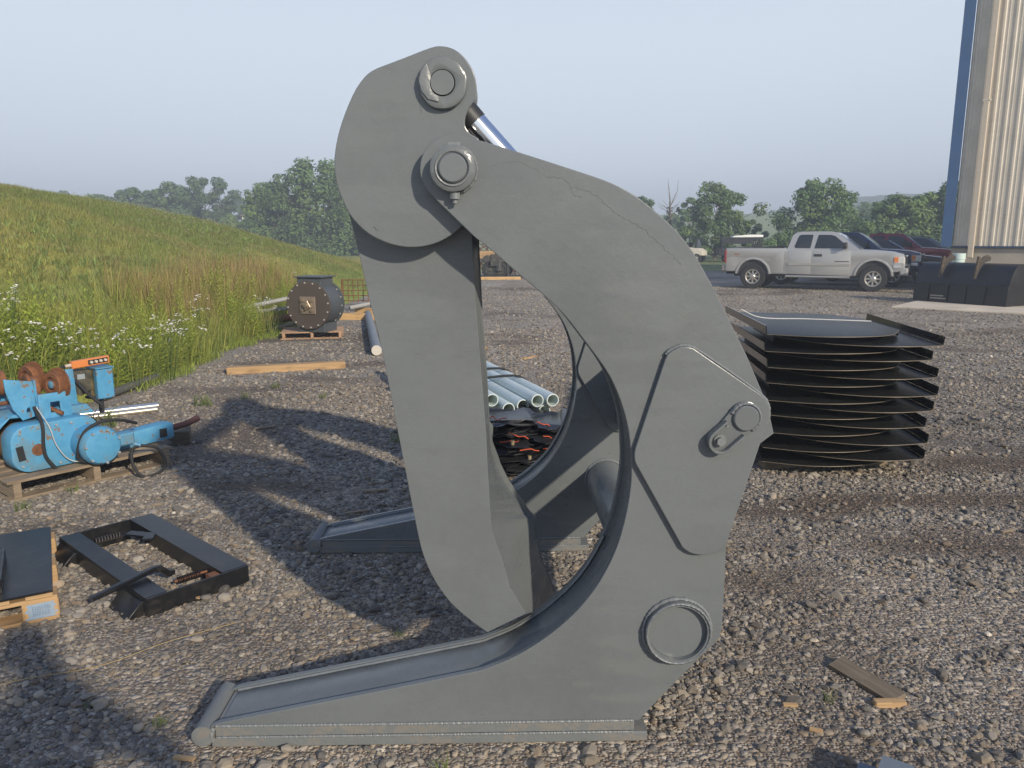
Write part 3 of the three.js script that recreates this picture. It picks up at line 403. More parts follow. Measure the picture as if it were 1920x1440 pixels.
  P('cable', [tube([[0.27, 0.40, -0.22], [0.262, 0.30, -0.10], [0.255, 0.17, -0.098], [0.262, 0.09, -0.098], [0.31, 0.0, -0.095]], 0.011, 40, 8), tube([[0.86, 0.20, -0.1], [0.70, 0.268, 0.02], [0.58, 0.285, 0.03], [0.47, 0.24, 0.02], [0.425, 0.14, 0.0], [0.43, 0.05, -0.02], [0.50, 0.012, 0.0], [0.60, 0.005, 0.03]], 0.011, 60, 8), tube([[0.80, 0.075, 0.05], [0.90, 0.04, 0.08], [0.93, -0.08, 0.12], [0.86, -0.122, 0.14], [0.76, -0.122, 0.14], [0.72, -0.05, 0.10], [0.74, 0.06, 0.06], [0.80, 0.075, 0.05]], 0.011, 60, 8), tube([[0.59, 0.52, -0.35], [0.66, 0.40, -0.30], [0.72, 0.33, -0.27]], 0.012, 20, 8)], rubber);
  P('wire', tube([[0.28, 0.40, -0.21], [0.30, 0.28, -0.095], [0.33, 0.15, -0.09], [0.40, 0.04, -0.08], [0.52, 0.02, 0.0], [0.60, 0.025, 0.05]], 0.0035, 40, 6), std([0.5, 0.5, 0.48], 0.6));
  // pendant lies on the control box
  const pd = thing('pendant_control', 'orange push-button pendant lying on top of the blue hoist boxes', 'control pendant', [HX + Math.cos(HR) * 0.72 + Math.sin(HR) * -0.40, 0.727, HZ - Math.sin(HR) * 0.72 + Math.cos(HR) * -0.40], HR);
  const orange = std([0.66, 0.22, 0.06], 0.5, { map: soft });
  part(pd, 'case', [cbox(0.255, 0.052, 0.05, 0.006, 0.0, 0.03, 0.0, 0, 0, 0.06)], orange);
  part(pd, 'button_panel', cbox(0.135, 0.032, 0.01, 0.002, 0.045, 0.035, 0.026, 0, 0, 0.06), rubber);
  for (let k = 0; k < 4; k++) part(pd, 'push_button', T(new THREE.CylinderGeometry(0.009, 0.011, 0.012, 14), -0.003 + k * 0.032, 0.032 + k * 0.002, 0.036, Math.PI / 2), std([0.55, 0.5, 0.42], 0.5));
  part(pd, 'cable_gland', [rod([-0.127, 0.022, 0], [-0.165, 0.02, 0], 0.014, 0.011, 12)], std([0.5, 0.42, 0.35], 0.5));
  part(pd, 'lead', tube([[-0.165, 0.02, 0], [-0.20, 0.005, -0.02], [-0.24, -0.03, -0.05]], 0.009, 16, 8), rubber);
}
solo('steel_bar', 'bright polished round bar on the gravel behind the blue hoist', 'bar', rod([-4.1, 0.036, -6.72], [-3.40, 0.036, -7.23], 0.034, 0.034, 24), std([0.75, 0.72, 0.66], 0.25, { metalness: 0.9, map: soft }));
solo('steel_bar', 'second bright bar lying against the polished round bar behind the hoist', 'bar', rod([-4.0, 0.026, -6.64], [-3.36, 0.026, -7.115], 0.024, 0.024, 20), std([0.7, 0.64, 0.52], 0.35, { metalness: 0.8, map: soft }));
solo('steel_pipe', 'dull dark grey pipe on the ground between hoist and weeds', 'pipe', rod([-4.12, 0.05, -7.55], [-4.10, 0.05, -8.75], 0.045, 0.04, 16), std([0.09, 0.09, 0.08], 0.8, { map: soft }));
solo('steel_pipe', 'thin dark pipe half hidden at the foot of the weeds', 'pipe', rod([-4.75, 0.035, -8.2], [-4.15, 0.035, -8.45], 0.03, 0.03, 12), std([0.08, 0.075, 0.07], 0.85, { map: soft }));
solo('wood_block', 'dark squared timber block on the gravel past the hoist hook', 'timber', cbox(0.13, 0.11, 0.24, 0.006, 0, 0.056, 0), std([0.13, 0.115, 0.085], 0.9, { map: woodMap, bumpMap: woodMap, bumpScale: 0.002 }), [-2.66, 0, -6.02], 0.35);

// ------------------------------------------------------------------ black quick-attach frame on the gravel
{
  const ry = 48 * D, t = thing('quick_attach_frame', 'black steel quick-attach frame with spring latches lying flat on gravel', 'attachment frame', [-1.57, 0, -3.075], ry); t.scale.y = 0.86;
  const P = (n, q, m = blackPaint) => part(t, n, q, m), Z1 = -1.045;
  P('end_plate', cbox(0.475, 0.098, 0.012, 0.003, 0.238, 0.051, 0.0));
  P('end_plate', cbox(0.475, 0.098, 0.012, 0.003, 0.238, 0.051, Z1));
  P('top_rail', [cbox(0.125, 0.010, 1.03, 0.003, 0.415, 0.096, Z1 / 2), cbox(0.010, 0.095, 1.03, 0.002, 0.357, 0.0475, Z1 / 2), cbox(0.010, 0.088, 1.03, 0.002, 0.470, 0.046, Z1 / 2)]);
  P('lower_rail', [cbox(0.095, 0.010, 1.03, 0.003, 0.0475, 0.096, Z1 / 2), cbox(0.010, 0.088, 1.03, 0.002, 0.003, 0.046, Z1 / 2)]);
  P('foot', [toCreasedNormals(ext([[-0.075, 0.001], [0.0, 0.001], [0.0, 0.075], [-0.01, 0.075]], 0.2, -0.03, 0.002), 0.5)]);
  P('foot', [toCreasedNormals(ext([[-0.075, 0.001], [0.0, 0.001], [0.0, 0.075], [-0.01, 0.075]], 0.2, Z1 + 0.23, 0.002), 0.5)]);
  P('latch_plate', [cbox(0.15, 0.03, 0.10, 0.003, 0.235, 0.03, Z1 + 0.06)]);
  P('latch_plate', [cbox(0.15, 0.03, 0.10, 0.003, 0.235, 0.03, -0.06)]);
  const lever = (z, dir) => {
    const l = P('latch_lever', [toCreasedNormals(ext([[-0.20, 0.118], [-0.19, 0.105], [0.0, 0.108], [0.10, 0.115], [0.14, 0.108], [0.19, 0.05], [0.225, 0.05], [0.225, 0.078], [0.20, 0.082], [0.155, 0.135], [0.11, 0.140], [0.0, 0.132], [-0.19, 0.126]], 0.028, 0.014, 0.003), 0.5).rotateY(0.28 * dir).translate(0.02, 0, z)]);
    const pts = []; for (let k = 0; k <= 72; k++) { const a = k / 72 * 9 * Math.PI * 2; pts.push([0.205 + 0.11 * k / 72, 0.062 + 0.016 * Math.sin(a), z + 0.05 * dir + 0.016 * Math.cos(a)]); }
    part(l, 'spring', tube(pts, 0.0042, 190, 5), std([0.06, 0.04, 0.032], 0.6, { map: rustMap.clone() }));
    part(l, 'spring_rod', [rod([0.19, 0.062, z + 0.05 * dir], [0.345, 0.062, z + 0.05 * dir], 0.007, 0.007, 8)], rust);
  };
  lever(-0.20, 1);
  const l2 = P('latch_lever', [cbox(0.05, 0.012, 0.12, 0.003, 0.30, 0.088, Z1 + 0.23, 0, 0.5), cbox(0.05, 0.012, 0.10, 0.003, 0.325, 0.094, Z1 + 0.32, 0, -0.6)]);
  const sp = []; for (let k = 0; k <= 64; k++) { const a = k / 64 * 9 * Math.PI * 2; sp.push([0.13 + 0.13 * k / 64, 0.065 + 0.016 * Math.sin(a), Z1 + 0.12 + 0.016 * Math.cos(a)]); }
  part(l2, 'spring', tube(sp, 0.0042, 170, 5), std([0.06, 0.05, 0.045], 0.6));
  P('wedge_block', box(0.045, 0.045, 0.05, 0.325, 0.066, -0.05), rust);
}
// ------------------------------------------------------------------ black plate on the blue-marked pallet at the left edge
{
  const ry = 31 * D, bx = -1.945, bz = -3.07; // front right corner
  const px = (l, d) => [bx - Math.cos(ry) * l + Math.sin(ry) * -d, bz + Math.sin(ry) * l - Math.cos(ry) * d];
  const [fx, fz] = px(0.9, 0);
  const t = thing('block_pallet', 'block pallet with a blue painted block, under the black plate', 'pallet', [fx, 0, fz], ry);
  for (const z of [-0.04, -0.40, -0.78]) for (const x of [0.03, 0.43, 0.80]) {
    const b = part(t, 'block', cbox(0.135, 0.075, 0.10, 0.003, x + 0.035, 0.054, z - 0.012), woodTan);
    if (z === -0.04 && x === 0.80) { // flaked blue paint with a stencilled mark on the end block
      const c = document.createElement('canvas'); c.width = 256; c.height = 160; const q = c.getContext('2d'); q.fillStyle = '#8a9db0'; q.fillRect(0, 0, 256, 160); const R = rng(8);
      for (let k = 0; k < 260; k++) { q.fillStyle = k % 3 ? 'rgba(110,130,152,0.35)' : 'rgba(176,142,96,0.4)'; q.fillRect(R() * 256, R() * 160, 4 + R() * 26, 1 + R() * 3); }
      q.fillStyle = '#b4905f'; for (let k = 0; k < 14; k++) { q.beginPath(); const s = k % 2; q.ellipse(s ? 256 - R() * 14 : R() * 10, R() * 160, 10 + R() * 12, 8 + R() * 16, 0, 0, 6.3); q.fill(); }
      q.strokeStyle = 'rgba(60,82,112,0.75)'; q.lineWidth = 3; for (let r = 0; r < 2; r++) for (let k = 0; k < 4; k++) { const x0 = 60 + k * 36, y0 = 34 + r * 52; q.strokeRect(x0, y0, 24, 36); q.beginPath(); if (k % 2) { q.moveTo(x0 + 12, y0); q.lineTo(x0 + 12, y0 + 36); } else { q.moveTo(x0, y0 + 18); q.lineTo(x0 + 24, y0 + 18); } q.stroke(); }
      const tx = new THREE.CanvasTexture(c); tx.colorSpace = THREE.SRGBColorSpace; const pg = new THREE.PlaneGeometry(0.118, 0.068); pg.translate(x + 0.037, 0.053, z + 0.0406);
      const m = sh(new THREE.Mesh(pg, std([1, 1, 1], 0.8, { map: tx }))); m.name = 'paint_mark'; b.add(m);
    }
  }
  for (const z of [-0.04, -0.40, -0.78]) { part(t, 'bottom_board', cbox(0.10, 0.016, 0.9, 0.002, 0.45, 0.0085, z - 0.012, 0, Math.PI / 2), woodTan); part(t, 'stringer_board', cbox(0.10, 0.018, 0.9, 0.002, 0.45, 0.1005, z - 0.012, 0, Math.PI / 2), woodTan); }
  for (let k = 0; k < 6; k++) part(t, 'deck_board', cbox(0.10, 0.016, 0.86, 0.002, 0.06 + k * 0.155, 0.1175, -0.422), woodTan);
  const m = thing('mounting_plate', 'black steel plate with raised rim lying on the blue-marked pallet', 'steel plate', [fx, 0.126, fz], ry);
  part(m, 'plate', cbox(0.88, 0.010, 0.86, 0.002, 0.445, 0.006, -0.425), blackPaint);
  const fr = part(m, 'rim', [cbox(0.012, 0.065, 0.40, 0.002, 0.70, 0.044, -0.26), cbox(0.62, 0.065, 0.012, 0.002, 0.39, 0.044, -0.065), cbox(0.62, 0.065, 0.012, 0.002, 0.39, 0.044, -0.46), cbox(0.62, 0.012, 0.09, 0.002, 0.385, 0.07, -0.115), cbox(0.07, 0.012, 0.30, 0.002, 0.66, 0.0705, -0.30)], blackPaint);
}
// ------------------------------------------------------------------ rotary valve on its pallet
pallet('tan slatted pallet under the round rotary valve', [-3.77, 0, -12.45], 0.20, { L: 1.0, Dp: 0.8, mat: std([0.46, 0.30, 0.19], 0.85, { map: woodMap }), seed: 9, boards: 6, hy: 0.10 });
{
  const t = thing('rotary_valve', 'round dark rotary valve with bolted end cover and square bearing housing', 'valve', [-3.24, 0.12, -12.72], -0.26), grey = std([0.075, 0.085, 0.095], 0.5, { map: soft }), brown = std([0.078, 0.06, 0.048], 0.7, { map: soft });
  const P = (n, q, m = grey) => part(t, n, q, m), cy = 0.44;
  P('drum', [rod([0, cy, 0.22], [0, cy, -0.26], 0.36, 0.36, 40), rod([0, cy, 0.19], [0, cy, 0.222], 0.392, 0.392, 48), rod([0, cy, -0.23], [0, cy, -0.262], 0.392, 0.392, 48)]);
  const cov = P('end_cover', rod([0, cy, 0.222], [0, cy, 0.246], 0.392, 0.388, 48), brown);
  for (let k = 0; k < 16; k++) { const a = (k * 22.5 + 6) * D, x = 0.362 * Math.cos(a), y = cy + 0.362 * Math.sin(a); part(cov, 'bolt', rod([x, y, 0.245], [x, y, 0.262], 0.014, 0.013, 6), std([0.62, 0.6, 0.56], 0.35, { metalness: 0.4 })); }
  for (let k = 0; k < 9; k++) { const a = (k * 22.5 - 50) * D, x = 0.362 * Math.cos(a), y = cy + 0.362 * Math.sin(a); P('rear_bolt', rod([x, y, -0.215], [x, y, -0.231], 0.014, 0.013, 6), std([0.62, 0.6, 0.56], 0.35, { metalness: 0.4 })); }
  const bh = P('bearing_housing', [cbox(0.28, 0.28, 0.02, 0.006, 0, cy, 0.256)], std([0.27, 0.215, 0.165], 0.5, { metalness: 0.3, map: soft }));
  const st = std([0.35, 0.28, 0.2], 0.4, { metalness: 0.6 });
  part(bh, 'shaft_block', [cbox(0.12, 0.12, 0.05, 0.008, 0, cy, 0.29, 0, 0, 0.5), rod([0, cy, 0.3], [0, cy, 0.345], 0.04, 0.03, 8)], st);
  for (const [a, b] of [[-1, -1], [1, -1], [-1, 1], [1, 1]]) part(bh, 'nut', rod([a * 0.078, cy + b * 0.078, 0.265], [a * 0.078, cy + b * 0.078, 0.30], 0.028, 0.026, 6), st);
  P('top_duct', [cbox(0.42, 0.16, 0.42, 0.004, 0, cy + 0.365, -0.02)]); P('top_flange', cbox(0.50, 0.02, 0.50, 0.004, 0, cy + 0.452, -0.02)); P('base', [cbox(0.46, 0.14, 0.42, 0.004, 0.02, 0.07, -0.02)]);
}
// ------------------------------------------------------------------ timbers, pipes and scrap in the yard
const beam = (label, a, b, w, h, m, cat = 'timber', name = 'timber', tilt = 0) => { const d = Math.hypot(b[0] - a[0], b[1] - a[1]); return solo(name, label, cat, cbox(w, h, d, Math.min(0.006, h / 5), 0, h / 2 + 0.001, 0, 0, 0, tilt), m, [(a[0] + b[0]) / 2, 0, (a[1] + b[1]) / 2], Math.atan2(b[0] - a[0], b[1] - a[1])); };
beam('long rough-sawn tan plank on the open gravel', [-3.46, -9.2], [-2.13, -9.68], 0.14, 0.085, woodTan);
solo('pole', 'dark grey round pole with pale sawn end on the gravel', 'pole', rod([-1.90, 0.078, -10.7], [-3.12, 0.078, -16.6], 0.075, 0.075, 18), std([0.20, 0.225, 0.25], 0.6, { map: soft })).add((() => { const o = sh(new THREE.Mesh(fin(rod([-1.90, 0.078, -10.701], [-1.898, 0.078, -10.691], 0.071, 0.071, 18)), std([0.55, 0.5, 0.44], 0.7))); o.name = 'end_face'; return o; })());
beam('yellow timber sleeper lying across behind the rotary valve', [-3.75, -15.75], [-2.55, -15.6], 0.12, 0.13, woodNew);
beam('short yellow timber propped on the sleeper behind the valve', [-3.3, -16.25], [-2.75, -16.1], 0.12, 0.20, woodNew);
beam('thin brown strip of wood beside the dark pole', [-1.86, -12.2], [-2.45, -15.2], 0.06, 0.03, woodTan);
const dullPipe = std([0.33, 0.33, 0.32], 0.7, { map: soft });
for (const [k, a, b, r, m, l] of [[0, [-4.75, 0.42, -13.6], [-3.75, 0.62, -14.0], 0.04, dullPipe, 'bent galvanised pipe in the scrap behind the valve, upper one'], [1, [-4.8, 0.32, -13.5], [-3.7, 0.42, -14.2], 0.035, dullPipe, 'straight galvanised pipe low in the scrap behind the valve'], [2, [-4.85, 0.14, -13.4], [-3.8, 0.26, -13.8], 0.07, rust, 'rusty beam low in the scrap left of the valve'], [3, [-2.95, 0.28, -16.1], [-2.2, 0.36, -16.6], 0.06, dullPipe, 'crumpled grey duct on the yellow timber'], [4, [-3.35, 0.22, -15.9], [-2.9, 0.3, -16.2], 0.045, dullPipe, 'short grey pipe end beside the crumpled duct'], [5, [-4.4, 0.0, -13.35], [-3.6, 0.22, -13.6], 0.04, woodGrey, 'weathered stick leaning at the foot of the valve']]) solo('scrap_pipe', l, 'scrap', rod(a, b, r, r * 0.92, 14), m);
solo('stake', 'pale upright stake in the weeds behind the valve, thicker one', 'stake', rod([-2.62, 0, -16.6], [-2.55, 0.95, -16.6], 0.035, 0.03, 8), woodGrey);
solo('stake', 'thin pale stake beside the thicker upright stake', 'stake', rod([-2.98, 0, -16.5], [-2.86, 0.98, -16.6], 0.025, 0.022, 8), woodGrey);
solo('steel_mesh', 'rusty steel mesh panel standing in the weeds behind the valve', 'mesh', [...Array.from({ length: 9 }, (_, k) => rod([-3.75 + k * 0.11, 0.25, -17.2], [-3.75 + k * 0.11, 0.75, -17.2], 0.01, 0.01, 5)), ...Array.from({ length: 5 }, (_, k) => rod([-3.78, 0.27 + k * 0.115, -17.2], [-2.84, 0.27 + k * 0.115, -17.2], 0.01, 0.01, 5)), rod([-3.78, 0, -17.2], [-3.78, 0.75, -17.2], 0.015, 0.015, 6), rod([-2.84, 0, -17.2], [-2.84, 0.75, -17.2], 0.015, 0.015, 6)], rust);
beam('small tan board end lying on the far gravel', [-0.62, -11.3], [-0.38, -11.25], 0.15, 0.05, woodTan);
beam('pale splinter of wood on the gravel behind the pipes', [0.14, -10.35], [0.33, -10.62], 0.06, 0.02, woodTan, 'wood scrap', 'wood_scrap');
beam('weathered grey board scrap near the grey steel ends', [1.235, -2.70], [1.36, -2.45], 0.075, 0.022, std([0.22, 0.18, 0.13], 0.9, { map: woodMap, bumpMap: woodMap, bumpScale: 0.002 }), 'wood scrap', 'wood_scrap', 0.2);
beam('short yellow wood offcut touching the grey board scrap', [1.262, -2.435], [1.375, -2.44], 0.028, 0.02, woodTan, 'wood scrap', 'wood_scrap');
for (const [x, z, l, a, lab] of [[0.965, -2.42, 0.06, 1.5, 'tiny pale wood chip near the cross tube end'], [1.0, -2.28, 0.05, 1.2, 'small brown wood splinter in the near gravel'], [-1.02, -2.14, 0.085, 1.4, 'orange-brown stick in front of the near tine tip'], [-1.43, -3.24, 0.07, 1.2, 'light wood sliver by the quick-attach frame'], [-2.13, -6.45, 0.22, 2.2, 'flat brown wood chip in the grapple shadow'], [2.75, -4.05, 0.12, 2.0, 'dark chip of wood beyond the tray stack'], [3.6, -4.55, 0.1, 1.8, 'orange chip of wood at the right of the yard'], [-0.92, -4.35, 0.16, 2.0, 'white straw of wood behind the far tine'], [-0.88, -4.75, 0.2, 1.8, 'long pale straw in the grapple shadow']]) solo('wood_scrap', lab, 'wood scrap', cbox(0.010 + l * 0.09, 0.007, l * 0.85, 0.002, 0, 0.012, 0), l < 0.1 ? woodTan : woodGrey, [x, 0.004, z], a);
solo('twine', 'thin straw-coloured twine stretched over the near gravel', 'twine', tube([[-2.03, 0.022, -2.42], [-1.78, 0.026, -2.56], [-1.55, 0.022, -2.66], [-1.38, 0.026, -2.82], [-1.16, 0.022, -2.99]], 0.0016, 50, 5), std([0.38, 0.28, 0.13], 0.9));
{
  const t = thing('steel_channel', 'blue-grey painted steel channel ends poking in from the near right', 'steel section', [1.10, 0, -2.02], -0.62), m = std([0.16, 0.19, 0.22], 0.5, { map: soft, bumpMap: peel, bumpScale: 0.001 });
  part(t, 'web', cbox(0.085, 0.10, 0.6, 0.006, 0.03, 0.051, 0.28), m); part(t, 'flange', cbox(0.05, 0.065, 0.6, 0.006, -0.045, 0.034, 0.30), m);
}
// ------------------------------------------------------------------ galvanised pipes, strapped
{
  const dx = -0.330, dz = -0.944, L = 3.0, spots = [[0.194, 0.404, 0.050], [0.311, 0.402, 0.050], [0.085, 0.352, 0.050], [-0.025, 0.338, 0.050], [-0.150, 0.402, 0.050], [0.25, 0.312, 0.048], [0.14, 0.256, 0.048], [0.03, 0.255, 0.048]];
  spots.forEach(([x, y, r], k) => { const z = -5.70 - 0.03 * (k % 3); solo('galvanised_pipe', 'galvanised pipe lying in the strapped bundle behind the notched plates', 'pipe', pipe([x, y, z], [x + dx * L, y, z + dz * L], r, r - 0.008, 26), std([0.60, 0.68, 0.67], 0.5, { metalness: 0.1, map: soft }), [0, 0, 0], 0, 'galvanised pipes in the bundle'); });
  for (const [t, l] of [[0.75, 'black strap round the pipe bundle near its open ends'], [1.15, 'second black strap further along the pipe bundle']]) solo('strap', l, 'strap', tube([[0.38, 0.24, 0], [0.375, 0.41, 0], [0.31, 0.462, 0], [0.19, 0.468, 0], [0.02, 0.452, 0], [-0.14, 0.462, 0], [-0.21, 0.41, 0], [-0.2, 0.24, 0]].map(([x, y]) => [x + dx * t, y, -5.72 + dz * t]), 0.011, 60, 6), rubber);
  for (const t of [0.5, 2.4]) beam('squared timber under the galvanised pipe bundle', [-0.35 + dx * t, -5.75 + dz * t + 0.12], [0.5 + dx * t, -5.75 + dz * t - 0.12], 0.16, 0.205, woodGrey).userData.group = 'timbers under the pipes';
}
// ------------------------------------------------------------------ black notched plates tied with orange twine
{
  const pts = []; const R = rng(55), w = 0.25, d = 0.19, n = 9;
  const edge = (x0, z0, x1, z1) => { for (let k = 0; k < n; k++) { const t = k / n, nx = -(z1 - z0), nz = x1 - x0, l = Math.hypot(nx, nz); const o = (k % 2 ? 0.03 : 0); pts.push([x0 + (x1 - x0) * t - nx / l * o, z0 + (z1 - z0) * t - nz / l * o]); } };
  edge(-w, -d, w, -d); edge(w, -d, w, d); edge(w, d, -w, d); edge(-w, d, -w, -d);
  const proto = []; for (let k = 0; k < 3; k++) { const q = ext(pts.map(([x, y]) => [x * (0.97 + 0.05 * R()), y * (0.97 + 0.05 * R())]), 0.006, 0, 0.001); q.rotateX(-Math.PI / 2); const p = q.attributes.position; for (let i = 0; i < p.count; i++) { const x = p.getX(i), z = p.getZ(i); p.setY(i, p.getY(i) + 0.016 * Math.sin(x * 22 + k) * Math.cos(z * 17 + k * 2) + 0.05 * (Math.abs(x) > 0.2 ? (Math.abs(x) - 0.2) * -1.2 : 0)); } q.computeVertexNormals(); proto.push(fin(toCreasedNormals(q, 0.5))); }
  const bm = std([0.02, 0.021, 0.024], 0.3, { bumpMap: peel, bumpScale: 0.0008 });
  for (const [cx, cz, N, s] of [[-0.08, -5.26, 15, 1], [0.30, -5.34, 14, 2], [0.62, -5.48, 11, 0], [0.12, -5.56, 13, 1]]) for (let k = 0; k < N; k++) {
    const o = new THREE.Mesh(proto[(k + s) % 3], bm); sh(o); o.name = numbered('notched_plate'); o.position.set(cx + 0.12 * (R() - 0.5), 0.045 + k * 0.0235 + 0.012 * R(), cz + 0.10 * (R() - 0.5)); o.rotation.set(0.16 * (R() - 0.4), R() * 1.2 - 0.3, 0.16 * (R() - 0.5));
    o.userData = { label: 'black steel plate with notched edges in the tied stack below the pipes', category: 'steel plate', group: 'notched black plates tied with orange twine' }; scene.add(o);
    if (k % 3 === 0) { const b = part(o, 'bolt', [rod([-0.12, 0.0, d - 0.05], [-0.12, 0.03, d - 0.05], 0.02, 0.02, 8), rod([0.16, 0, d - 0.02], [0.16, 0.028, d - 0.02], 0.014, 0.014, 6)], k % 2 ? std([0.45, 0.36, 0.22], 0.5, { metalness: 0.5 }) : bm); }
  }
  const tw = std([0.55, 0.09, 0.035], 0.7), zz = -5.0;
  [[-0.10, 0.40, -5.16], [0.24, 0.375, -5.12], [-0.02, 0.27, -5.05], [0.12, 0.225, -5.03], [-0.13, 0.10, -5.03], [0.28, 0.28, -5.10], [0.27, 0.20, -5.10], [0.05, 0.33, -5.04]].forEach(([x, y, z], k) => { const R2 = rng(70 + k), p = []; for (let i = 0; i < 5; i++) p.push([x + (i - 2) * 0.032 + 0.02 * (R2() - 0.5), y + 0.03 * (R2() - 0.5) - 0.008 * i * (k % 2), z + 0.018 + 0.03 * R2()]); solo('orange_twine', 'knotted orange twine tying the notched black plates', 'twine', tube(p, 0.004, 24, 5), tw, [0, 0, 0], 0, 'orange twine on the notched plates'); });
  beam('low timber under the stack of notched black plates', [-0.4, -5.2], [0.75, -5.45], 0.1, 0.03, woodGrey);
}
// ------------------------------------------------------------------ stack of black perforated trays
{
  const slots = dtex(256, 256, (u, v) => { const row = Math.floor(v * 8), x = (u * 4 + (row % 2) * 0.5) % 1, y = (v * 8) % 1; return (x > 0.22 && x < 0.82 && y > 0.3 && y < 0.62) ? 0 : 1; }, false, 5.5);
  const black = std([0.010, 0.0105, 0.012], 0.14, { bumpMap: peel, bumpScale: 0.0005 });
  const perf = std([0.014, 0.0145, 0.015], 0.36, { bumpMap: slots, bumpScale: 0.002, alphaMap: slots, alphaTest: 0.5, side: THREE.DoubleSide });
  const Wt = 1.0, Lt = 1.6; // one side straight with an upturned flange, the front swept round to the other side
  const sweep = [...spl([[-Wt / 2, 0.74], [-0.2, 0.83], [0.1, 0.80], [0.34, 0.66], [Wt / 2, 0.36]], 22)], rear = spl([[Wt / 2, -0.45], [0.25, -0.78], [-Wt / 2, -0.86]], 12);
  function tray(mx) {
    const t = new THREE.Group(), o = [...sweep, ...rear].map(([x, z]) => [x * mx, z]), q = ext((mx > 0 ? o : o.slice().reverse()).map(([x, z]) => [x, -z]), 0.006, 0, 0.0008); q.rotateX(-Math.PI / 2);
    part(t, 'perforated_sheet', toCreasedNormals(q, 0.4), perf);
    part(t, 'side_flange', cbox(0.007, 0.055, Lt - 0.02, 0.0015, -mx * (Wt / 2 + 0.004), 0.029, -0.065, 0, 0, mx * 0.10), black);
    part(t, 'far_flange', cbox(0.007, 0.045, 0.78, 0.0015, mx * (Wt / 2 + 0.004), -0.024, -0.06, 0, 0, mx * 0.10), black);
    part(t, 'cut_edge', tube(sweep.map(([x, z]) => [x * mx * 0.999, -0.003, z + 0.001]), 0.0026, 44, 5), bare); return t;
  }
  const bare = std([0.20, 0.165, 0.115], 0.4, { metalness: 0.3 });
  const A = tray(1), B = tray(-1), R = rng(123);
  const ORD = ['first', 'second', 'third', 'fourth', 'fifth', 'sixth', 'seventh', 'eighth', 'ninth', 'tenth', 'eleventh', 'twelfth', 'thirteenth', 'fourteenth', 'fifteenth', 'sixteenth', 'seventeenth'];
  function stack(cx, cz, ry, n, y0, label, group) {
    for (let k = 0; k < n; k++) {
      const o = (k % 2 ? B : A).clone(); o.name = numbered('perforated_tray'); const pair = Math.floor(k / 2), up = k % 2 === 0;
      o.position.set(cx + (up ? -0.03 : 0.07) + 0.05 * (R() - 0.5) + (k > n - 4 && !up ? 0.05 : 0), y0 + k * 0.0555 + 0.004 * R(), cz + 0.06 * (R() - 0.5)); o.rotation.set(0.010 * (R() - 0.5), ry + 0.07 * (R() - 0.5), 0.016 * (R() - 0.5));
      o.userData = { label: label(k, n), category: 'tray', group }; scene.add(o);
    }
  }
  stack(2.335, -5.84, -0.10, 17, 0.085, (k, n) => k === n - 1 ? 'topmost black perforated tray of the tall stack behind the grapple' : k === 0 ? 'lowest black perforated tray of the tall stack, on its timbers' : `black perforated steel tray ${ORD[k]} from the bottom of the tall stack`, 'black trays in the tall stack');
  beam('front timber bearer under the tall tray stack', [1.78, -5.30], [2.70, -5.40], 0.1, 0.075, woodGrey); beam('rear timber bearer under the tall tray stack', [1.85, -6.35], [2.9, -6.45], 0.1, 0.075, woodTan);
  solo('tie_cord', 'pale cord tied across the top of the tall tray stack', 'cord', tube([[1.83, 1.055, -6.15], [1.95, 1.0, -6.10], [2.3, 0.992, -6.02], [2.6, 0.990, -5.92], [2.75, 0.988, -5.88]], 0.005, 30, 5), std([0.6, 0.6, 0.58], 0.7));
}
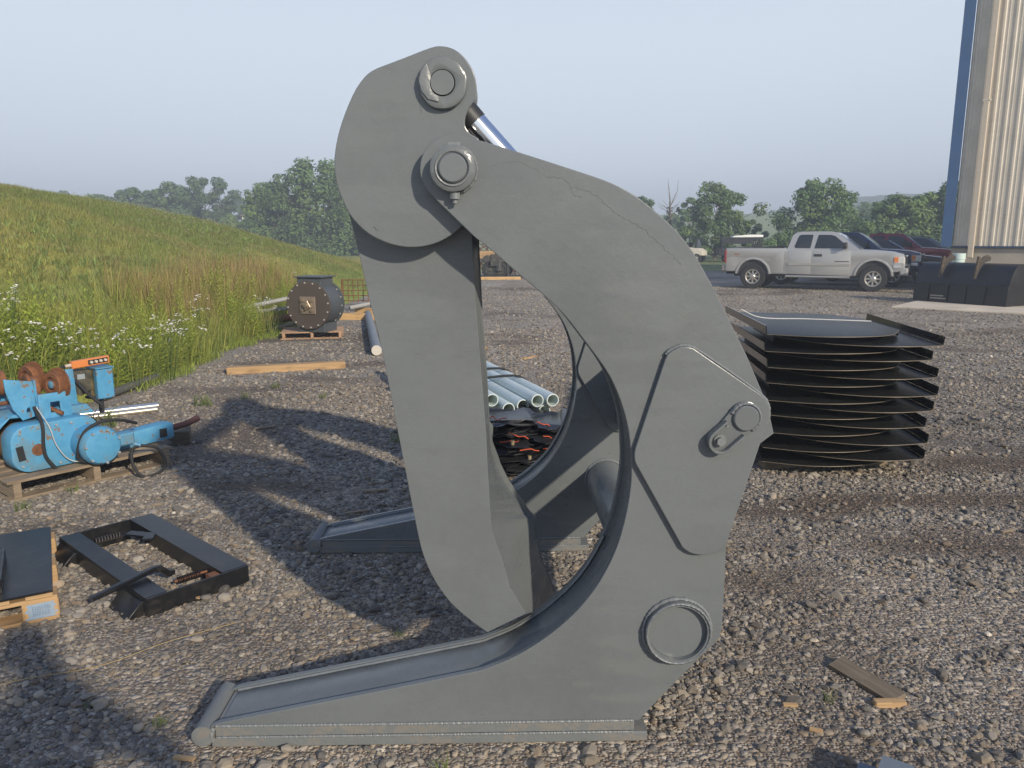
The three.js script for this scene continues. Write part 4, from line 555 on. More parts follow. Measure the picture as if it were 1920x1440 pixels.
// ------------------------------------------------------------------ steel-sided building, slab, loader bucket
{
  const ex = 0.76, ez = 0.65, ry = -Math.atan2(ez, ex), Hb = 11, siding = std([0.62, 0.56, 0.46], 0.5, { map: soft }), blue = std([0.055, 0.125, 0.26], 0.5, { map: soft });
  const t = thing('metal_building', 'tall beige steel-sided building with blue corner trim and concrete base wall', 'building', [13.48, 0, -24.0], ry);
  part(t, 'base_wall', cbox(16, 1.36, 0.3, 0.01, 8.0, 0.68, -0.19), concrete);
  part(t, 'side_base_wall', cbox(0.3, 1.36, 14, 0.01, 0.15, 0.68, -7.4), concrete);
  // ribbed panels: each 0.9 m wide with three ribs
  const prof = []; for (let k = 0; k < 3; k++) { const x = k * 0.305; prof.push([x, 0], [x + 0.05, 0], [x + 0.075, 0.022], [x + 0.125, 0.022], [x + 0.15, 0], [x + 0.205, 0], [x + 0.212, 0.006], [x + 0.235, 0.006], [x + 0.242, 0]); } prof.push([0.914, 0]);
  const pg = ext([...prof, ...prof.map(([x, y]) => [x, y - 0.012]).reverse()], Hb - 1.42, 0, 0); pg.rotateX(-Math.PI / 2); pg.rotateX(0); const q = fin(pg);
  for (let k = 0; k < 17; k++) { const o = sh(new THREE.Mesh(q, siding)); o.name = 'siding_panel'; o.position.set(0.05 + k * 0.914, Hb, 0.002 + 0.0006 * (k % 2)); o.rotation.x = Math.PI; o.scale.z = -1; o.scale.y = 1; t.add(o); o.rotation.x = 0; o.scale.set(1, 1, -1); o.position.y = 1.42 + (Hb - 1.42); }
  part(t, 'flashing', cbox(16, 0.06, 0.10, 0.004, 8.0, 1.392, -0.0), std([0.035, 0.06, 0.11], 0.5));
  part(t, 'corner_trim', [box(0.30, Hb - 1.40, 0.02, -0.13, 1.40 + (Hb - 1.40) / 2, 0.062), box(0.02, Hb - 1.40, 0.3, -0.27, 1.40 + (Hb - 1.40) / 2, -0.10)], blue);
  part(t, 'side_wall', box(0.06, Hb - 1.4, 14, 0.0, 1.4 + (Hb - 1.4) / 2, -7.3), siding);
  part(t, 'roof', box(16.6, 0.12, 15, 8.0, Hb + 0.06, -7.0), blue);
  const dp = part(t, 'downpipe', cbox(0.15, 10.05, 0.12, 0.012, 0.56, 6.1, 0.135), std([0.58, 0.50, 0.39], 0.45, { map: soft }));
  part(dp, 'pipe_strap', cbox(0.20, 0.05, 0.14, 0.004, 0.56, 5.6, 0.13), siding);
  solo('pail', 'white and pale green plastic pail under the downpipe', 'pail', lathe([[0, 0], [0.14, 0], [0.165, 0.42], [0.175, 0.43], [0.175, 0.60], [0.16, 0.60], [0.15, 0.03], [0, 0.03]], 28), std([0.55, 0.68, 0.64], 0.5), [12.92, 0.62, -22.55]);
  solo('concrete_block', 'grey concrete block carrying the white pail by the wall', 'block', cbox(0.5, 0.615, 0.5, 0.01, 0, 0.3085, 0), concrete, [12.92, 0, -22.55], 0.2);
  const j = thing('floor_jack', 'small orange-red jack standing on a block by the wall', 'jack', [13.35, 0.62, -22.3], 0.3), red = std([0.36, 0.085, 0.035], 0.6, { map: soft });
  part(j, 'body', [cbox(0.22, 0.10, 0.16, 0.01, 0, 0.05, 0), rod([-0.06, 0.1, 0], [-0.06, 0.27, 0], 0.04, 0.035, 10), rod([0.07, 0.1, 0], [0.07, 0.22, 0], 0.03, 0.03, 10)], red); part(j, 'handle', tube([[-0.06, 0.27, 0], [0.0, 0.30, 0], [0.07, 0.22, 0]], 0.014, 12, 6), red);
  solo('concrete_block', 'grey concrete block carrying the orange-red jack', 'block', cbox(0.45, 0.615, 0.45, 0.01, 0, 0.3085, 0), concrete, [13.35, 0, -22.3], 0.3);
  // concrete apron
  const s = struct('concrete_slab', fin(cbox(9.0, 0.07, 3.4, 0.008, 4.5, 0.0, -1.7)), std([0.66, 0.585, 0.48], 0.9, { map: concMap, bumpMap: concMap, bumpScale: 0.003 })); s.position.set(9.12, 0, -18.51); s.rotation.y = -Math.atan2(0.65, 0.76);
}
{
  const ry = Math.atan2(0.46, 0.89), L = 2.4, t = thing('loader_bucket', 'wide black loader bucket with two hooked mounting ears resting on the slab', 'loader bucket', [10.6, 0.035, -20.42], ry), blk = std([0.020, 0.022, 0.028], 0.4, { map: dustMap, bumpMap: peel, bumpScale: 0.001 });
  // profile: x = away from viewer, y up; extruded along z
  const back = [[0, 0.002], [0.03, 0.44], [0.05, 0.47], ...spl([[0.09, 0.60], [0.17, 0.79], [0.30, 0.94], [0.47, 1.0], [0.60, 0.99]], 14)];
  const shell = [...back, ...back.slice().reverse().map(([x, y]) => [x + 0.025, Math.max(0.02, y - 0.02)]), [1.3, 0.02], [1.3, 0.002]];
  part(t, 'shell', toCreasedNormals(ext([...back, ...back.slice().reverse().map(([x, y]) => [x + 0.022, y - 0.014 > 0.004 ? y - 0.014 : 0.004])], L, L, 0.0), 0.5), blk);
  part(t, 'floor_plate', cbox(1.25, 0.022, L - 0.02, 0.003, 0.65, 0.013, L / 2), blk);
  for (const z of [0.006, L - 0.006 + 0.012]) part(t, 'end_plate', toCreasedNormals(ext([...back, [1.0, 0.55], [1.28, 0.03], [1.28, 0.002]], 0.016, z, 0.002), 0.5), blk);
  part(t, 'back_rib', [cbox(0.04, 0.05, L, 0.004, 0.03, 0.455, L / 2)], blk);
  for (const z of [0.42, 0.93, 1.40, 1.88]) part(t, 'stiffener', cbox(0.035, 0.42, 0.022, 0.003, -0.004, 0.22, z, 0, 0, -0.06), blk);
  const ear = [[-0.04, 0.64], [0.0, 0.62], [0.14, 0.86], [0.30, 1.02], [0.52, 1.06], [0.54, 1.14], [0.42, 1.2], [0.28, 1.17], [0.14, 1.06], [0.11, 1.16], [0.04, 1.17], [0.02, 1.02], [-0.02, 0.84]];
  for (const z of [0.72, 1.62]) part(t, 'mounting_ear', toCreasedNormals(ext(ear, 0.05, z, 0.006), 0.5), std([0.15, 0.12, 0.085], 0.8, { map: dustMap }));
  const rows = []; for (let r = 0; r < 2; r++) for (let k = 0; k < 10 - r * 2; k++) rows.push(box(0.006, 0.028, 0.03, -0.005 + 0.004 * r, 0.10 + r * 0.065, 0.50 + k * 0.045)); part(t, 'serial_marks', rows, std([0.5, 0.46, 0.38], 0.7));
}
// ------------------------------------------------------------------ vehicles
function wheelSet(t, spots, r, w, rimM) {
  for (const [x, z, s] of spots) { // s = +1 faces +z
    const tyre = part(t, 'wheel', lathe([[r * 0.60, -w / 2], [r * 0.94, -w / 2], [r * 0.985, -w * 0.40], [r, -w * 0.3], [r, w * 0.3], [r * 0.985, w * 0.40], [r * 0.94, w / 2], [r * 0.62, w / 2], [r * 0.58, w * 0.42], [r * 0.58, -w * 0.42]], 36).rotateX(Math.PI / 2).translate(x, r, z), rubber);
    const rim = []; rim.push(lathe([[r * 0.50, w * 0.36], [r * 0.565, w * 0.47], [r * 0.60, w * 0.47], [r * 0.60, w * 0.40], [r * 0.58, w * 0.2], [r * 0.5, w * 0.2]], 32).rotateX(Math.PI / 2));
    for (let k = 0; k < 8; k++) { const b = box(r * 0.36, r * 0.135, w * 0.08, r * 0.33, 0, w * 0.30); b.rotateZ(k * 45 * D); rim.push(b); }
    rim.push(lathe([[0, w * 0.46], [r * 0.12, w * 0.46], [r * 0.16, w * 0.40], [r * 0.22, w * 0.36], [r * 0.22, w * 0.2], [0, w * 0.2]], 20).rotateX(Math.PI / 2));
    const rg = M(...rim); if (s < 0) rg.rotateY(Math.PI); rg.translate(x, r, z); part(tyre, 'rim', rg, rimM);
    part(tyre, 'brake_disc', rod([x, r, z - s * 0.01], [x, r, z + s * w * 0.16], r * 0.57, r * 0.57, 24), darkSteel);
  }
}
const rimMetal = std([0.58, 0.55, 0.50], 0.3, { metalness: 0.75 });
const carPaint = (c, o = {}) => phy(c, 0.38, Object.assign({ clearcoat: 0.8, clearcoatRoughness: 0.08, metalness: 0.35 }, o));
const arch = (cx, r, y0, a0 = 180, a1 = 0, n = 12) => Array.from({ length: n + 1 }, (_, k) => { const a = lerp(a0, a1, k / n) * D; return [cx + r * Math.cos(a), y0 + r * Math.sin(a)]; });
// loft of the glasshouse: bottom outline wider than the roof
function cabin(side, zb, zt, y0, y1) { const P = [], I = []; const n = side.length; for (const s of [1, -1]) for (const [x, y] of side) P.push(x, y, s * lerp(zb, zt, (y - y0) / (y1 - y0))); for (let i = 0; i < n; i++) { const j = (i + 1) % n; I.push(i, i + n, j, j, i + n, j + n); } const tri = THREE.ShapeUtils.triangulateShape(side.map((p) => new THREE.Vector2(...p)), []); for (const [a, b, c] of tri) { I.push(a, b, c, a + n, c + n, b + n); } const g = new THREE.BufferGeometry(); g.setAttribute('position', new THREE.Float32BufferAttribute(P, 3)); g.setIndex(I); const q = toCreasedNormals(g, 0.7); return q; }
function sidePane(poly, zf, d = 0.012) { // glass pane lying on the tumblehome
  const g = ext(poly, d, 0, 0.003); const p = g.attributes.position; for (let i = 0; i < p.count; i++) p.setZ(i, p.getZ(i) + zf(p.getY(i))); g.computeVertexNormals(); return toCreasedNormals(g, 0.5);
}
function pickup(label, paint, pos, ry, o = {}) {
  const t = thing('pickup_truck', label, 'pickup truck', pos, ry, o.group), WB = [1.0, 4.65], r = 0.405, hw = 0.985, P = (n, q, m = paint) => part(t, n, q, m);
  const trim = std([0.03, 0.03, 0.032], 0.6);
  const body = [[0.10, 0.56], [0.07, 0.80], [0.09, 1.33], [2.0, 1.345], [2.02, 1.30], [4.16, 1.30], [4.6, 1.285], [5.15, 1.235], [5.42, 1.16], [5.50, 1.04], [5.52, 0.80], [5.50, 0.66], [5.14, 0.60], ...arch(WB[1], 0.50, 0.46, 16, 164), [4.10, 0.47], [1.52, 0.50], ...arch(WB[0], 0.50, 0.46, 10, 168), [0.45, 0.56]];
  P('body', toCreasedNormals(ext(body, hw * 2, hw, 0.045), 0.6));
  P('underbody', [box(4.9, 0.18, 1.5, 2.8, 0.50, 0), box(1.2, 0.5, 1.86, 1.0, 0.72, 0), box(1.2, 0.5, 1.86, 4.65, 0.72, 0)], trim);
  for (const cx of WB) for (const s of [1, -1]) P('wheel_flare', toCreasedNormals(ext([...arch(cx, 0.575, 0.46, 176, 4), ...arch(cx, 0.505, 0.46, 4, 176)], 0.05, s > 0 ? hw + 0.03 : -hw + 0.02, 0.012), 0.6));
  P('bed_rail', [box(1.85, 0.02, 0.08, 1.03, 1.352, hw - 0.07), box(1.85, 0.02, 0.08, 1.03, 1.352, -hw + 0.07)], trim);
  const yb = 1.29, yt = 1.87, zb = 0.93, zt = 0.70, cs = [[2.04, yb], [2.06, 1.36], [2.17, 1.74], [2.26, 1.83], [2.45, 1.868], [3.30, 1.87], [3.46, 1.845], [3.58, 1.78], [4.22, yb]];
  P('cab', cabin(cs, zb, zt, yb, yt)); const zf = (y) => lerp(zb, zt, (y - yb) / (yt - yb));
  for (const s of [1, -1]) {
    const f = (y) => s > 0 ? zf(y) + 0.009 : -zf(y) + 0.004;
    P('rear_side_window', sidePane([[2.29, 1.34], [2.26, 1.40], [2.36, 1.72], [2.42, 1.765], [2.78, 1.77], [2.80, 1.74], [2.75, 1.34]], f), glassDark);
    P('front_side_window', sidePane([[2.87, 1.335], [2.95, 1.74], [2.98, 1.765], [3.34, 1.76], [3.46, 1.72], [3.86, 1.40], [3.82, 1.335]], f), glassDark);
    const mz = s * (hw + 0.12); P('mirror', [cbox(0.10, 0.17, 0.20, 0.03, 3.80, 1.44, mz), box(0.05, 0.05, 0.2, 3.82, 1.37, s * (hw + 0.0))], trim);
    const dz = s > 0 ? hw + 0.004 : -hw + 0.008;
    const dr = P('door', [toCreasedNormals(ext([[2.82, 0.52], [2.82, 1.27], [3.97, 1.27], [3.97, 0.80], [3.94, 0.52]], 0.012, dz, 0.004), 0.5)]);
    part(dr, 'door_handle', cbox(0.24, 0.075, 0.03, 0.01, 3.0, 1.12, s > 0 ? hw + 0.012 : -hw - 0.006), trim);
    P('rear_door', toCreasedNormals(ext([[2.10, 0.52], [2.10, 1.27], [2.805, 1.27], [2.805, 0.52]], 0.012, dz, 0.004), 0.5));
    P('bed_side', toCreasedNormals(ext([[1.55, 0.55], [1.55, 1.0], [0.3, 1.06], [0.14, 1.02], [0.14, 1.31], [1.96, 1.31], [1.96, 0.55]], 0.012, dz, 0.004), 0.5));
    P('side_moulding', [box(1.84, 0.075, 0.018, 3.03, 0.83, s * (hw + 0.012))], carPaint([0.42, 0.40, 0.37]));
    P('step_bar', rod([2.05, 0.44, s * (hw + 0.02)], [3.98, 0.44, s * (hw + 0.02)], 0.035, 0.035, 12), rimMetal);
    P('tail_light', cbox(0.05, 0.42, 0.08, 0.008, 0.085, 1.06, s * (hw - 0.02)), std([0.30, 0.02, 0.02], 0.3));
    const hl = P('headlight', [cbox(0.30, 0.22, 0.16, 0.02, 5.34, 0.985, s * (hw - 0.065))], std([0.62, 0.62, 0.58], 0.2));
    part(hl, 'turn_signal', cbox(0.13, 0.17, 0.03, 0.01, 5.26, 1.0, s * (hw + 0.006)), std([0.72, 0.22, 0.05], 0.3));
    P('fog_light', rod([5.53, 0.62, s * 0.7], [5.57, 0.62, s * 0.7], 0.06, 0.06, 14), std([0.6, 0.6, 0.58], 0.2));
    P('bumper_accent', box(0.20, 0.10, 0.03, 5.30, 0.80, s * (hw + 0.003)), std([0.8, 0.8, 0.8], 0.2, { metalness: 0.6 }));
  }
  // windscreen, rear glass, grille, bumpers
  const ws = cabin([[3.615, 1.755], [4.185, 1.325], [4.195, 1.335], [3.628, 1.768]], zb - 0.07, zt - 0.06, yb, yt); P('windscreen', ws, std([0.50, 0.56, 0.60], 0.10, { metalness: 0.75 }));
  P('wiper', [rod([4.13, 1.365, 0.1], [4.15, 1.36, 0.7], 0.012, 0.01, 6), rod([4.13, 1.365, -0.6], [4.15, 1.36, 0.0], 0.012, 0.01, 6)], trim);
  P('grille', [cbox(0.06, 0.26, 1.35, 0.01, 5.51, 0.97, 0)], std([0.02, 0.02, 0.022], 0.4)); P('grille_surround', [box(0.05, 0.03, 1.5, 5.525, 1.11, 0), box(0.05, 0.03, 1.5, 5.525, 0.83, 0)], rimMetal);
  P('front_bumper', [cbox(0.24, 0.24, 1.98, 0.05, 5.49, 0.64, 0)]); P('bumper_strip', [cbox(0.10, 0.09, 1.9, 0.02, 5.58, 0.79, 0)], trim);
  P('rear_bumper', [cbox(0.20, 0.22, 1.9, 0.04, 0.05, 0.66, 0)], std([0.30, 0.28, 0.26], 0.4, { metalness: 0.5 })); P('tow_hitch', [rod([0.3, 0.48, 0], [-0.08, 0.48, 0], 0.04, 0.04, 8), rod([-0.06, 0.48, 0], [-0.06, 0.60, 0], 0.03, 0.03, 8)], darkSteel);
  P('roof_light', box(0.25, 0.03, 0.2, 2.6, 1.885, 0), trim);
  wheelSet(t, [[WB[0], hw - 0.13, 1], [WB[1], hw - 0.13, 1], [WB[0], -hw + 0.13, -1], [WB[1], -hw + 0.13, -1]], r, 0.27, rimMetal);
  if (o.badge) {
    const c = document.createElement('canvas'); c.width = 128; c.height = 48; const q = c.getContext('2d'); q.fillStyle = '#c9c2b6'; q.fillRect(0, 0, 128, 48); q.fillStyle = '#b3261c'; q.font = 'italic bold 40px sans-serif'; q.fillText('4x4', 26, 38);
    const tx = new THREE.CanvasTexture(c); tx.colorSpace = THREE.SRGBColorSpace; const pg = new THREE.PlaneGeometry(0.26, 0.095); pg.translate(0.45, 1.13, hw + 0.006); const m = sh(new THREE.Mesh(pg, std([0.5, 0.5, 0.5], 0.4, { map: tx }))); m.name = 'badge'; t.add(m);
    P('nameplate', box(0.42, 0.03, 0.006, 3.72, 0.93, hw + 0.006), std([0.10, 0.09, 0.085], 0.4));
  }
  return t;
}
function sedan(label, paint, pos, ry, group) {
  const t = thing('sedan', label, 'car', pos, ry, group), hw = 0.9, P = (n, q, m = paint) => part(t, n, q, m);
  const body = [[0.1, 0.45], [0.06, 0.80], [0.25, 0.98], [1.1, 1.02], [3.3, 0.98], [4.2, 0.88], [4.55, 0.74], [4.6, 0.5], [4.4, 0.36], ...arch(3.75, 0.37, 0.34, 8, 172), [1.5, 0.32], ...arch(0.95, 0.37, 0.34, 8, 172)];
  P('body', toCreasedNormals(ext(body, hw * 2, hw, 0.05), 0.6));
  const yb = 0.97, yt = 1.46, cs = [[0.55, yb], [1.25, 1.40], [1.6, 1.455], [2.3, 1.46], [2.6, 1.42], [3.35, yb]]; P('cabin', cabin(cs, 0.84, 0.6, yb, yt)); const zf = (y) => lerp(0.84, 0.6, (y - yb) / (yt - yb));
  for (const s of [1, -1]) { P('side_window', sidePane([[1.0, 1.05], [1.35, 1.36], [1.65, 1.40], [2.3, 1.40], [2.52, 1.36], [3.0, 1.05]], (y) => s > 0 ? zf(y) + 0.009 : -zf(y) + 0.004), glassDark); P('headlight', cbox(0.25, 0.12, 0.3, 0.02, 4.42, 0.74, s * 0.68), std([0.65, 0.65, 0.62], 0.15)); P('mirror', cbox(0.12, 0.12, 0.16, 0.03, 2.9, 1.08, s * 0.98)); }
  P('windscreen', cabin([[2.64, 1.40], [3.33, 1.0], [3.34, 1.01], [2.655, 1.412]], 0.78, 0.54, yb, yt), std([0.50, 0.56, 0.60], 0.10, { metalness: 0.75 }));
  P('front_bumper', cbox(0.2, 0.25, 1.75, 0.06, 4.52, 0.5, 0)); P('lower_grille', cbox(0.05, 0.12, 1.1, 0.01, 4.61, 0.52, 0), rubber);
  wheelSet(t, [[0.95, hw - 0.11, 1], [3.75, hw - 0.11, 1], [0.95, -hw + 0.11, -1], [3.75, -hw + 0.11, -1]], 0.33, 0.21, rimMetal); return t;
}
{
  const ry = -28 * D, c = Math.cos(ry), s = Math.sin(ry), at = (f, z) => [7.59 + c * f + s * z, 0, -27.21 - s * f + c * z];
  pickup('silver pickup truck with extended cab and chrome wheels, side-on in the yard', carPaint([0.42, 0.42, 0.41]), at(0, 0), ry, { badge: 1 });
  pickup('navy blue pickup parked just behind the silver one', carPaint([0.012, 0.022, 0.075]), at(0.45, -3.1), ry - 0.02);
  sedan('dark low sedan parked between the navy and the red pickup', carPaint([0.035, 0.02, 0.03]), at(1.8, -6.2), ry).scale.setScalar(1.12);
  pickup('dark red pickup parked beyond the low sedan', carPaint([0.24, 0.018, 0.026]), at(1.67, -9.4), ry - 0.02);
  sedan('grey car at the far end of the parked row', carPaint([0.16, 0.16, 0.165]), at(3.0, -12.6), ry).scale.setScalar(1.2);
}
{ // open utility cart with a white roof behind the silver truck
  const t = thing('utility_cart', 'black framed utility cart with bright white roof behind the silver truck', 'utility cart', [15.2, 0, -57.5], -0.15), P = (n, q, m = darkSteel) => part(t, n, q, m);
  P('roof', [toCreasedNormals(ext([[0.85, 1.78], [0.95, 1.88], [2.1, 1.98], [3.0, 1.97], [3.02, 1.80]], 1.4, 0.7, 0.02), 0.5)], std([0.85, 0.85, 0.84], 0.5));
  for (const [x, z] of [[0.2, 0.65], [0.2, -0.65], [2.5, 0.65], [2.5, -0.65], [2.95, 0.65], [2.95, -0.65]]) P('post', box(0.09, 1.35, 0.09, x, 1.13, z));
  P('canopy_frame', [box(3.0, 0.10, 1.4, 1.5, 1.74, 0), box(2.2, 0.38, 1.35, 1.3, 1.52, 0)]); P('tub', [cbox(1.0, 0.55, 1.3, 0.03, 0.45, 0.75, 0), cbox(2.4, 0.35, 1.3, 0.03, 1.7, 0.5, 0)]); P('hitch', [box(1.0, 0.08, 0.1, -0.5, 0.55, 0), box(0.12, 0.5, 0.12, -0.95, 0.42, 0)]);
  wheelSet(t, [[0.6, 0.62, 1], [2.5, 0.62, 1], [0.6, -0.62, -1], [2.5, -0.62, -1]], 0.3, 0.2, rimMetal);
}
{
  const t = thing('side_by_side_vehicle', 'pale side-by-side utility vehicle with dark cab near the hazy trees', 'utility vehicle', [12.2, 0, -57.5], -0.5), pale = std([0.62, 0.57, 0.47], 0.5), P = (n, q, m) => part(t, n, q, m);
  P('body', toCreasedNormals(ext([[0, 0.5], [0.02, 1.02], [1.0, 1.08], [1.7, 1.0], [2.0, 0.8], [2.0, 0.5]], 1.4, 0.7, 0.04), 0.5), pale);
  for (const x of [0.3, 1.5]) for (const z of [0.6, -0.6]) P('cage_post', rod([x, 1.0, z], [x + 0.1, 1.75, z * 0.9], 0.04, 0.04, 8), darkSteel);
  P('cage_roof', box(1.4, 0.07, 1.3, 1.0, 1.76, 0), darkSteel); P('windscreen', box(0.02, 0.6, 1.1, 1.55, 1.38, 0, 0, 0, 0.1), glassDark); P('seat', [cbox(0.5, 0.5, 1.1, 0.05, 0.7, 1.15, 0)], rubber); P('lettering_panel', box(0.35, 0.10, 0.008, 0.45, 0.92, 0.704), std([0.05, 0.05, 0.05], 0.6));
  wheelSet(t, [[0.4, 0.6, 1], [1.6, 0.6, 1], [0.4, -0.6, -1], [1.6, -0.6, -1]], 0.32, 0.22, rimMetal);
}
{ // farm trailer glimpsed through the grapple's throat
  const t = thing('flatbed_trailer', 'old flatbed trailer with tan side boards seen through the grapple opening', 'trailer', [-1.5, 0, -33.4], -0.12), P = (n, q, m) => part(t, n, q, m), grm = std([0.11, 0.11, 0.095], 0.7, { map: dustMap });
  P('deck', cbox(4.2, 0.10, 1.9, 0.01, 1.3, 0.72, -0.9), grm); P('side_board', cbox(1.2, 0.30, 0.05, 0.006, -0.1, 0.95, 0.0, 0, 0, 0.05), woodTan); P('side_board', cbox(1.2, 0.30, 0.05, 0.006, -0.1, 0.95, -1.85, 0, 0, 0.05), woodTan);
  P('gearbox', [rod([0.45, 0.80, 0.02], [0.45, 0.80, 0.12], 0.17, 0.15, 16), cbox(0.3, 0.5, 0.3, 0.02, 0.75, 0.75, 0.02), rod([0.95, 0.30, 0.0], [0.95, 0.72, 0.0], 0.16, 0.10, 12)], grm); P('leg', box(0.10, 0.6, 0.10, 1.35, 0.36, 0.02), grm); P('leg', box(0.10, 0.6, 0.10, 2.6, 0.36, 0.02), grm);
  for (const [x, z] of [[0.55, -0.05], [1.0, -0.05], [0.55, -1.75], [1.0, -1.75]]) { const w = P('wheel', lathe([[0, -0.09], [0.22, -0.09], [0.33, -0.07], [0.35, 0], [0.33, 0.07], [0.22, 0.09], [0.2, 0.05], [0, 0.05]], 24).rotateX(Math.PI / 2).translate(x, 0.35, z), rubber); part(w, 'rim', lathe([[0, 0.075], [0.08, 0.075], [0.1, 0.055], [0.2, 0.055]], 18).rotateX(Math.PI / 2).translate(x, 0.35, z), grm); }
  beam('long pale plank on the ground in front of the flatbed trailer', [-1.7, -31.6], [0.35, -31.9], 0.16, 0.12, woodNew);
  solo('brush_pile', 'reddish brown heap of brush beyond the flatbed trailer', 'brush pile', (() => { const R = rng(17), a = []; for (let k = 0; k < 260; k++) { const x = -3.5 + R() * 4, y = R() * 1.7 * (1 - Math.abs(x + 1.5) / 3.2), z = -38 + R() * 2; a.push(rod([x, Math.max(0, y), z], [x + (R() - 0.5) * 1.2, Math.max(0.02, y + (R() - 0.4) * 0.7), z + (R() - 0.5)], 0.035, 0.015, 4)); } return a; })(), std([0.15, 0.075, 0.05], 0.95));
}
// ------------------------------------------------------------------ trees
const barkMat = std([0.16, 0.125, 0.095], 0.95, { map: woodMap, bumpMap: woodMap, bumpScale: 0.02 });
function leafMat(c) { return phy(c, 0.75, { side: THREE.DoubleSide, vertexColors: true, transmission: 0.25, thickness: 0 }); }
const leafM = leafMat([1, 1, 1]);
function tree(name, label, x, z, h, w, seed, o = {}) { // h height, w crown width, o.base crown base fraction
  const { base = 0.16, col = [0.058, 0.100, 0.028], ls = 0.27, dens = 1, lean = 0, group, lobes = 34, y0 = 0, open = 0 } = o, R = rng(seed), t = thing(name, label, 'tree', [x, y0, z], 0, group);
  const wood = [], ends = [], top = h * 0.72, tp = [[0, -0.2, 0], [lean * 0.1 * w, h * 0.2, 0.05 * (R() - 0.5) * h], [lean * 0.25 * w, h * 0.45, 0.08 * (R() - 0.5) * h], [lean * 0.4 * w, top, 0.08 * (R() - 0.5) * h]];
  const tc = new THREE.CatmullRomCurve3(tp.map((p) => V(...p)));
  for (let k = 0; k < 6; k++) { const a = tc.getPoint(k / 6), b = tc.getPoint((k + 1) / 6), r = h * 0.02; wood.push(rod(a.toArray(), b.toArray(), r * (1 - k / 7), r * (1 - (k + 1) / 7), 9)); }
  for (let k = 0; k < lobes; k++) {
    const f = base + (1 - base) * Math.pow((k + 0.5 * R()) / lobes, 0.9), hy = h * f, an = k * 2.4 + R() * 0.8, prof = Math.pow(Math.sin(Math.PI * clamp(0.16 + 0.80 * (f - base) / (1 - base) * 0.98)), 0.75) * (0.75 + 0.5 * R());
    const rr = w / 2 * prof * (0.45 + 0.55 * Math.sqrt(R())), e = [Math.cos(an) * rr + lean * 0.4 * w * f + (o.arm && k % 7 === 0 ? o.arm * (0.5 + R()) : 0), hy * (0.985 + 0.05 * (R() - 0.5)), Math.sin(an) * rr];
    const s = tc.getPoint(clamp((hy - h * 0.22) / top, 0.1, 0.98)), m = [lerp(s.x, e[0], 0.5), lerp(s.y, e[1], 0.35), lerp(s.z, e[2], 0.5)], r0 = h * 0.0065;
    wood.push(rod(s.toArray(), m, r0, r0 * 0.7, 5), rod(m, e, r0 * 0.7, r0 * 0.25, 5)); ends.push([e, (0.105 + 0.075 * R()) * w * (1 - 0.35 * Math.max(0, f - 0.6))]); if (R() < 0.5) ends.push([m, 0.09 * w]);
  }
  part(t, 'trunk', wood, barkMat);
  const P = [], N = [], C = [], nl = Math.round(dens * 12500 / ends.length);
  for (const [c, rad] of ends) {
    const hue = 0.8 + 0.5 * R(), yel = R() < 0.3 ? 1.25 : 1;
    for (let k = 0; k < nl; k++) {
      const d = V(R() - 0.5, R() - 0.5, R() - 0.5).normalize(), q = rad * Math.cbrt(0.15 + 0.85 * R()) * (0.85 + 0.3 * R()), cx = c[0] + d.x * q * 1.05, cy = c[1] + d.y * q * 0.82, cz = c[2] + d.z * q * 1.05; if (cy < 0.15) continue;
      const s = ls * (0.6 + 0.8 * R()), n = d.clone().add(V((R() - 0.5) * 1.3, 0.5 + (R() - 0.5), (R() - 0.5) * 1.3)).normalize(), u = V(n.y + 0.01, -n.x, 0.2 * (R() - 0.5)).cross(n).normalize().applyAxisAngle(n, R() * 6.28), v = n.clone().cross(u), b = 0.2 * s;
      const p0 = V(cx, cy, cz).addScaledVector(u, -s * 0.5), p1 = V(cx, cy, cz).addScaledVector(v, s * 0.3).addScaledVector(n, -b * 0.4), p2 = V(cx, cy, cz).addScaledVector(u, s * 0.5).addScaledVector(n, -b), p3 = V(cx, cy, cz).addScaledVector(v, -s * 0.3).addScaledVector(n, -b * 0.4);
      for (const p of [p0, p3, p2, p0, p2, p1]) { P.push(p.x, p.y, p.z); N.push(n.x, n.y, n.z); const g = hue * (1.45 + 0.5 * R()); C.push(col[0] * g * yel * 1.06, col[1] * g * (yel > 1 ? 1.22 : 1.1), col[2] * g); }
    }
  }
  const g = new THREE.BufferGeometry(); g.setAttribute('position', new THREE.Float32BufferAttribute(P, 3)); g.setAttribute('normal', new THREE.Float32BufferAttribute(N, 3)); g.setAttribute('color', new THREE.Float32BufferAttribute(C, 3)); g.setAttribute('uv', new THREE.Float32BufferAttribute(new Float32Array(P.length / 3 * 2), 2));
  const m = sh(new THREE.Mesh(g, leafM)); m.name = 'crown'; t.add(m); return t;
}
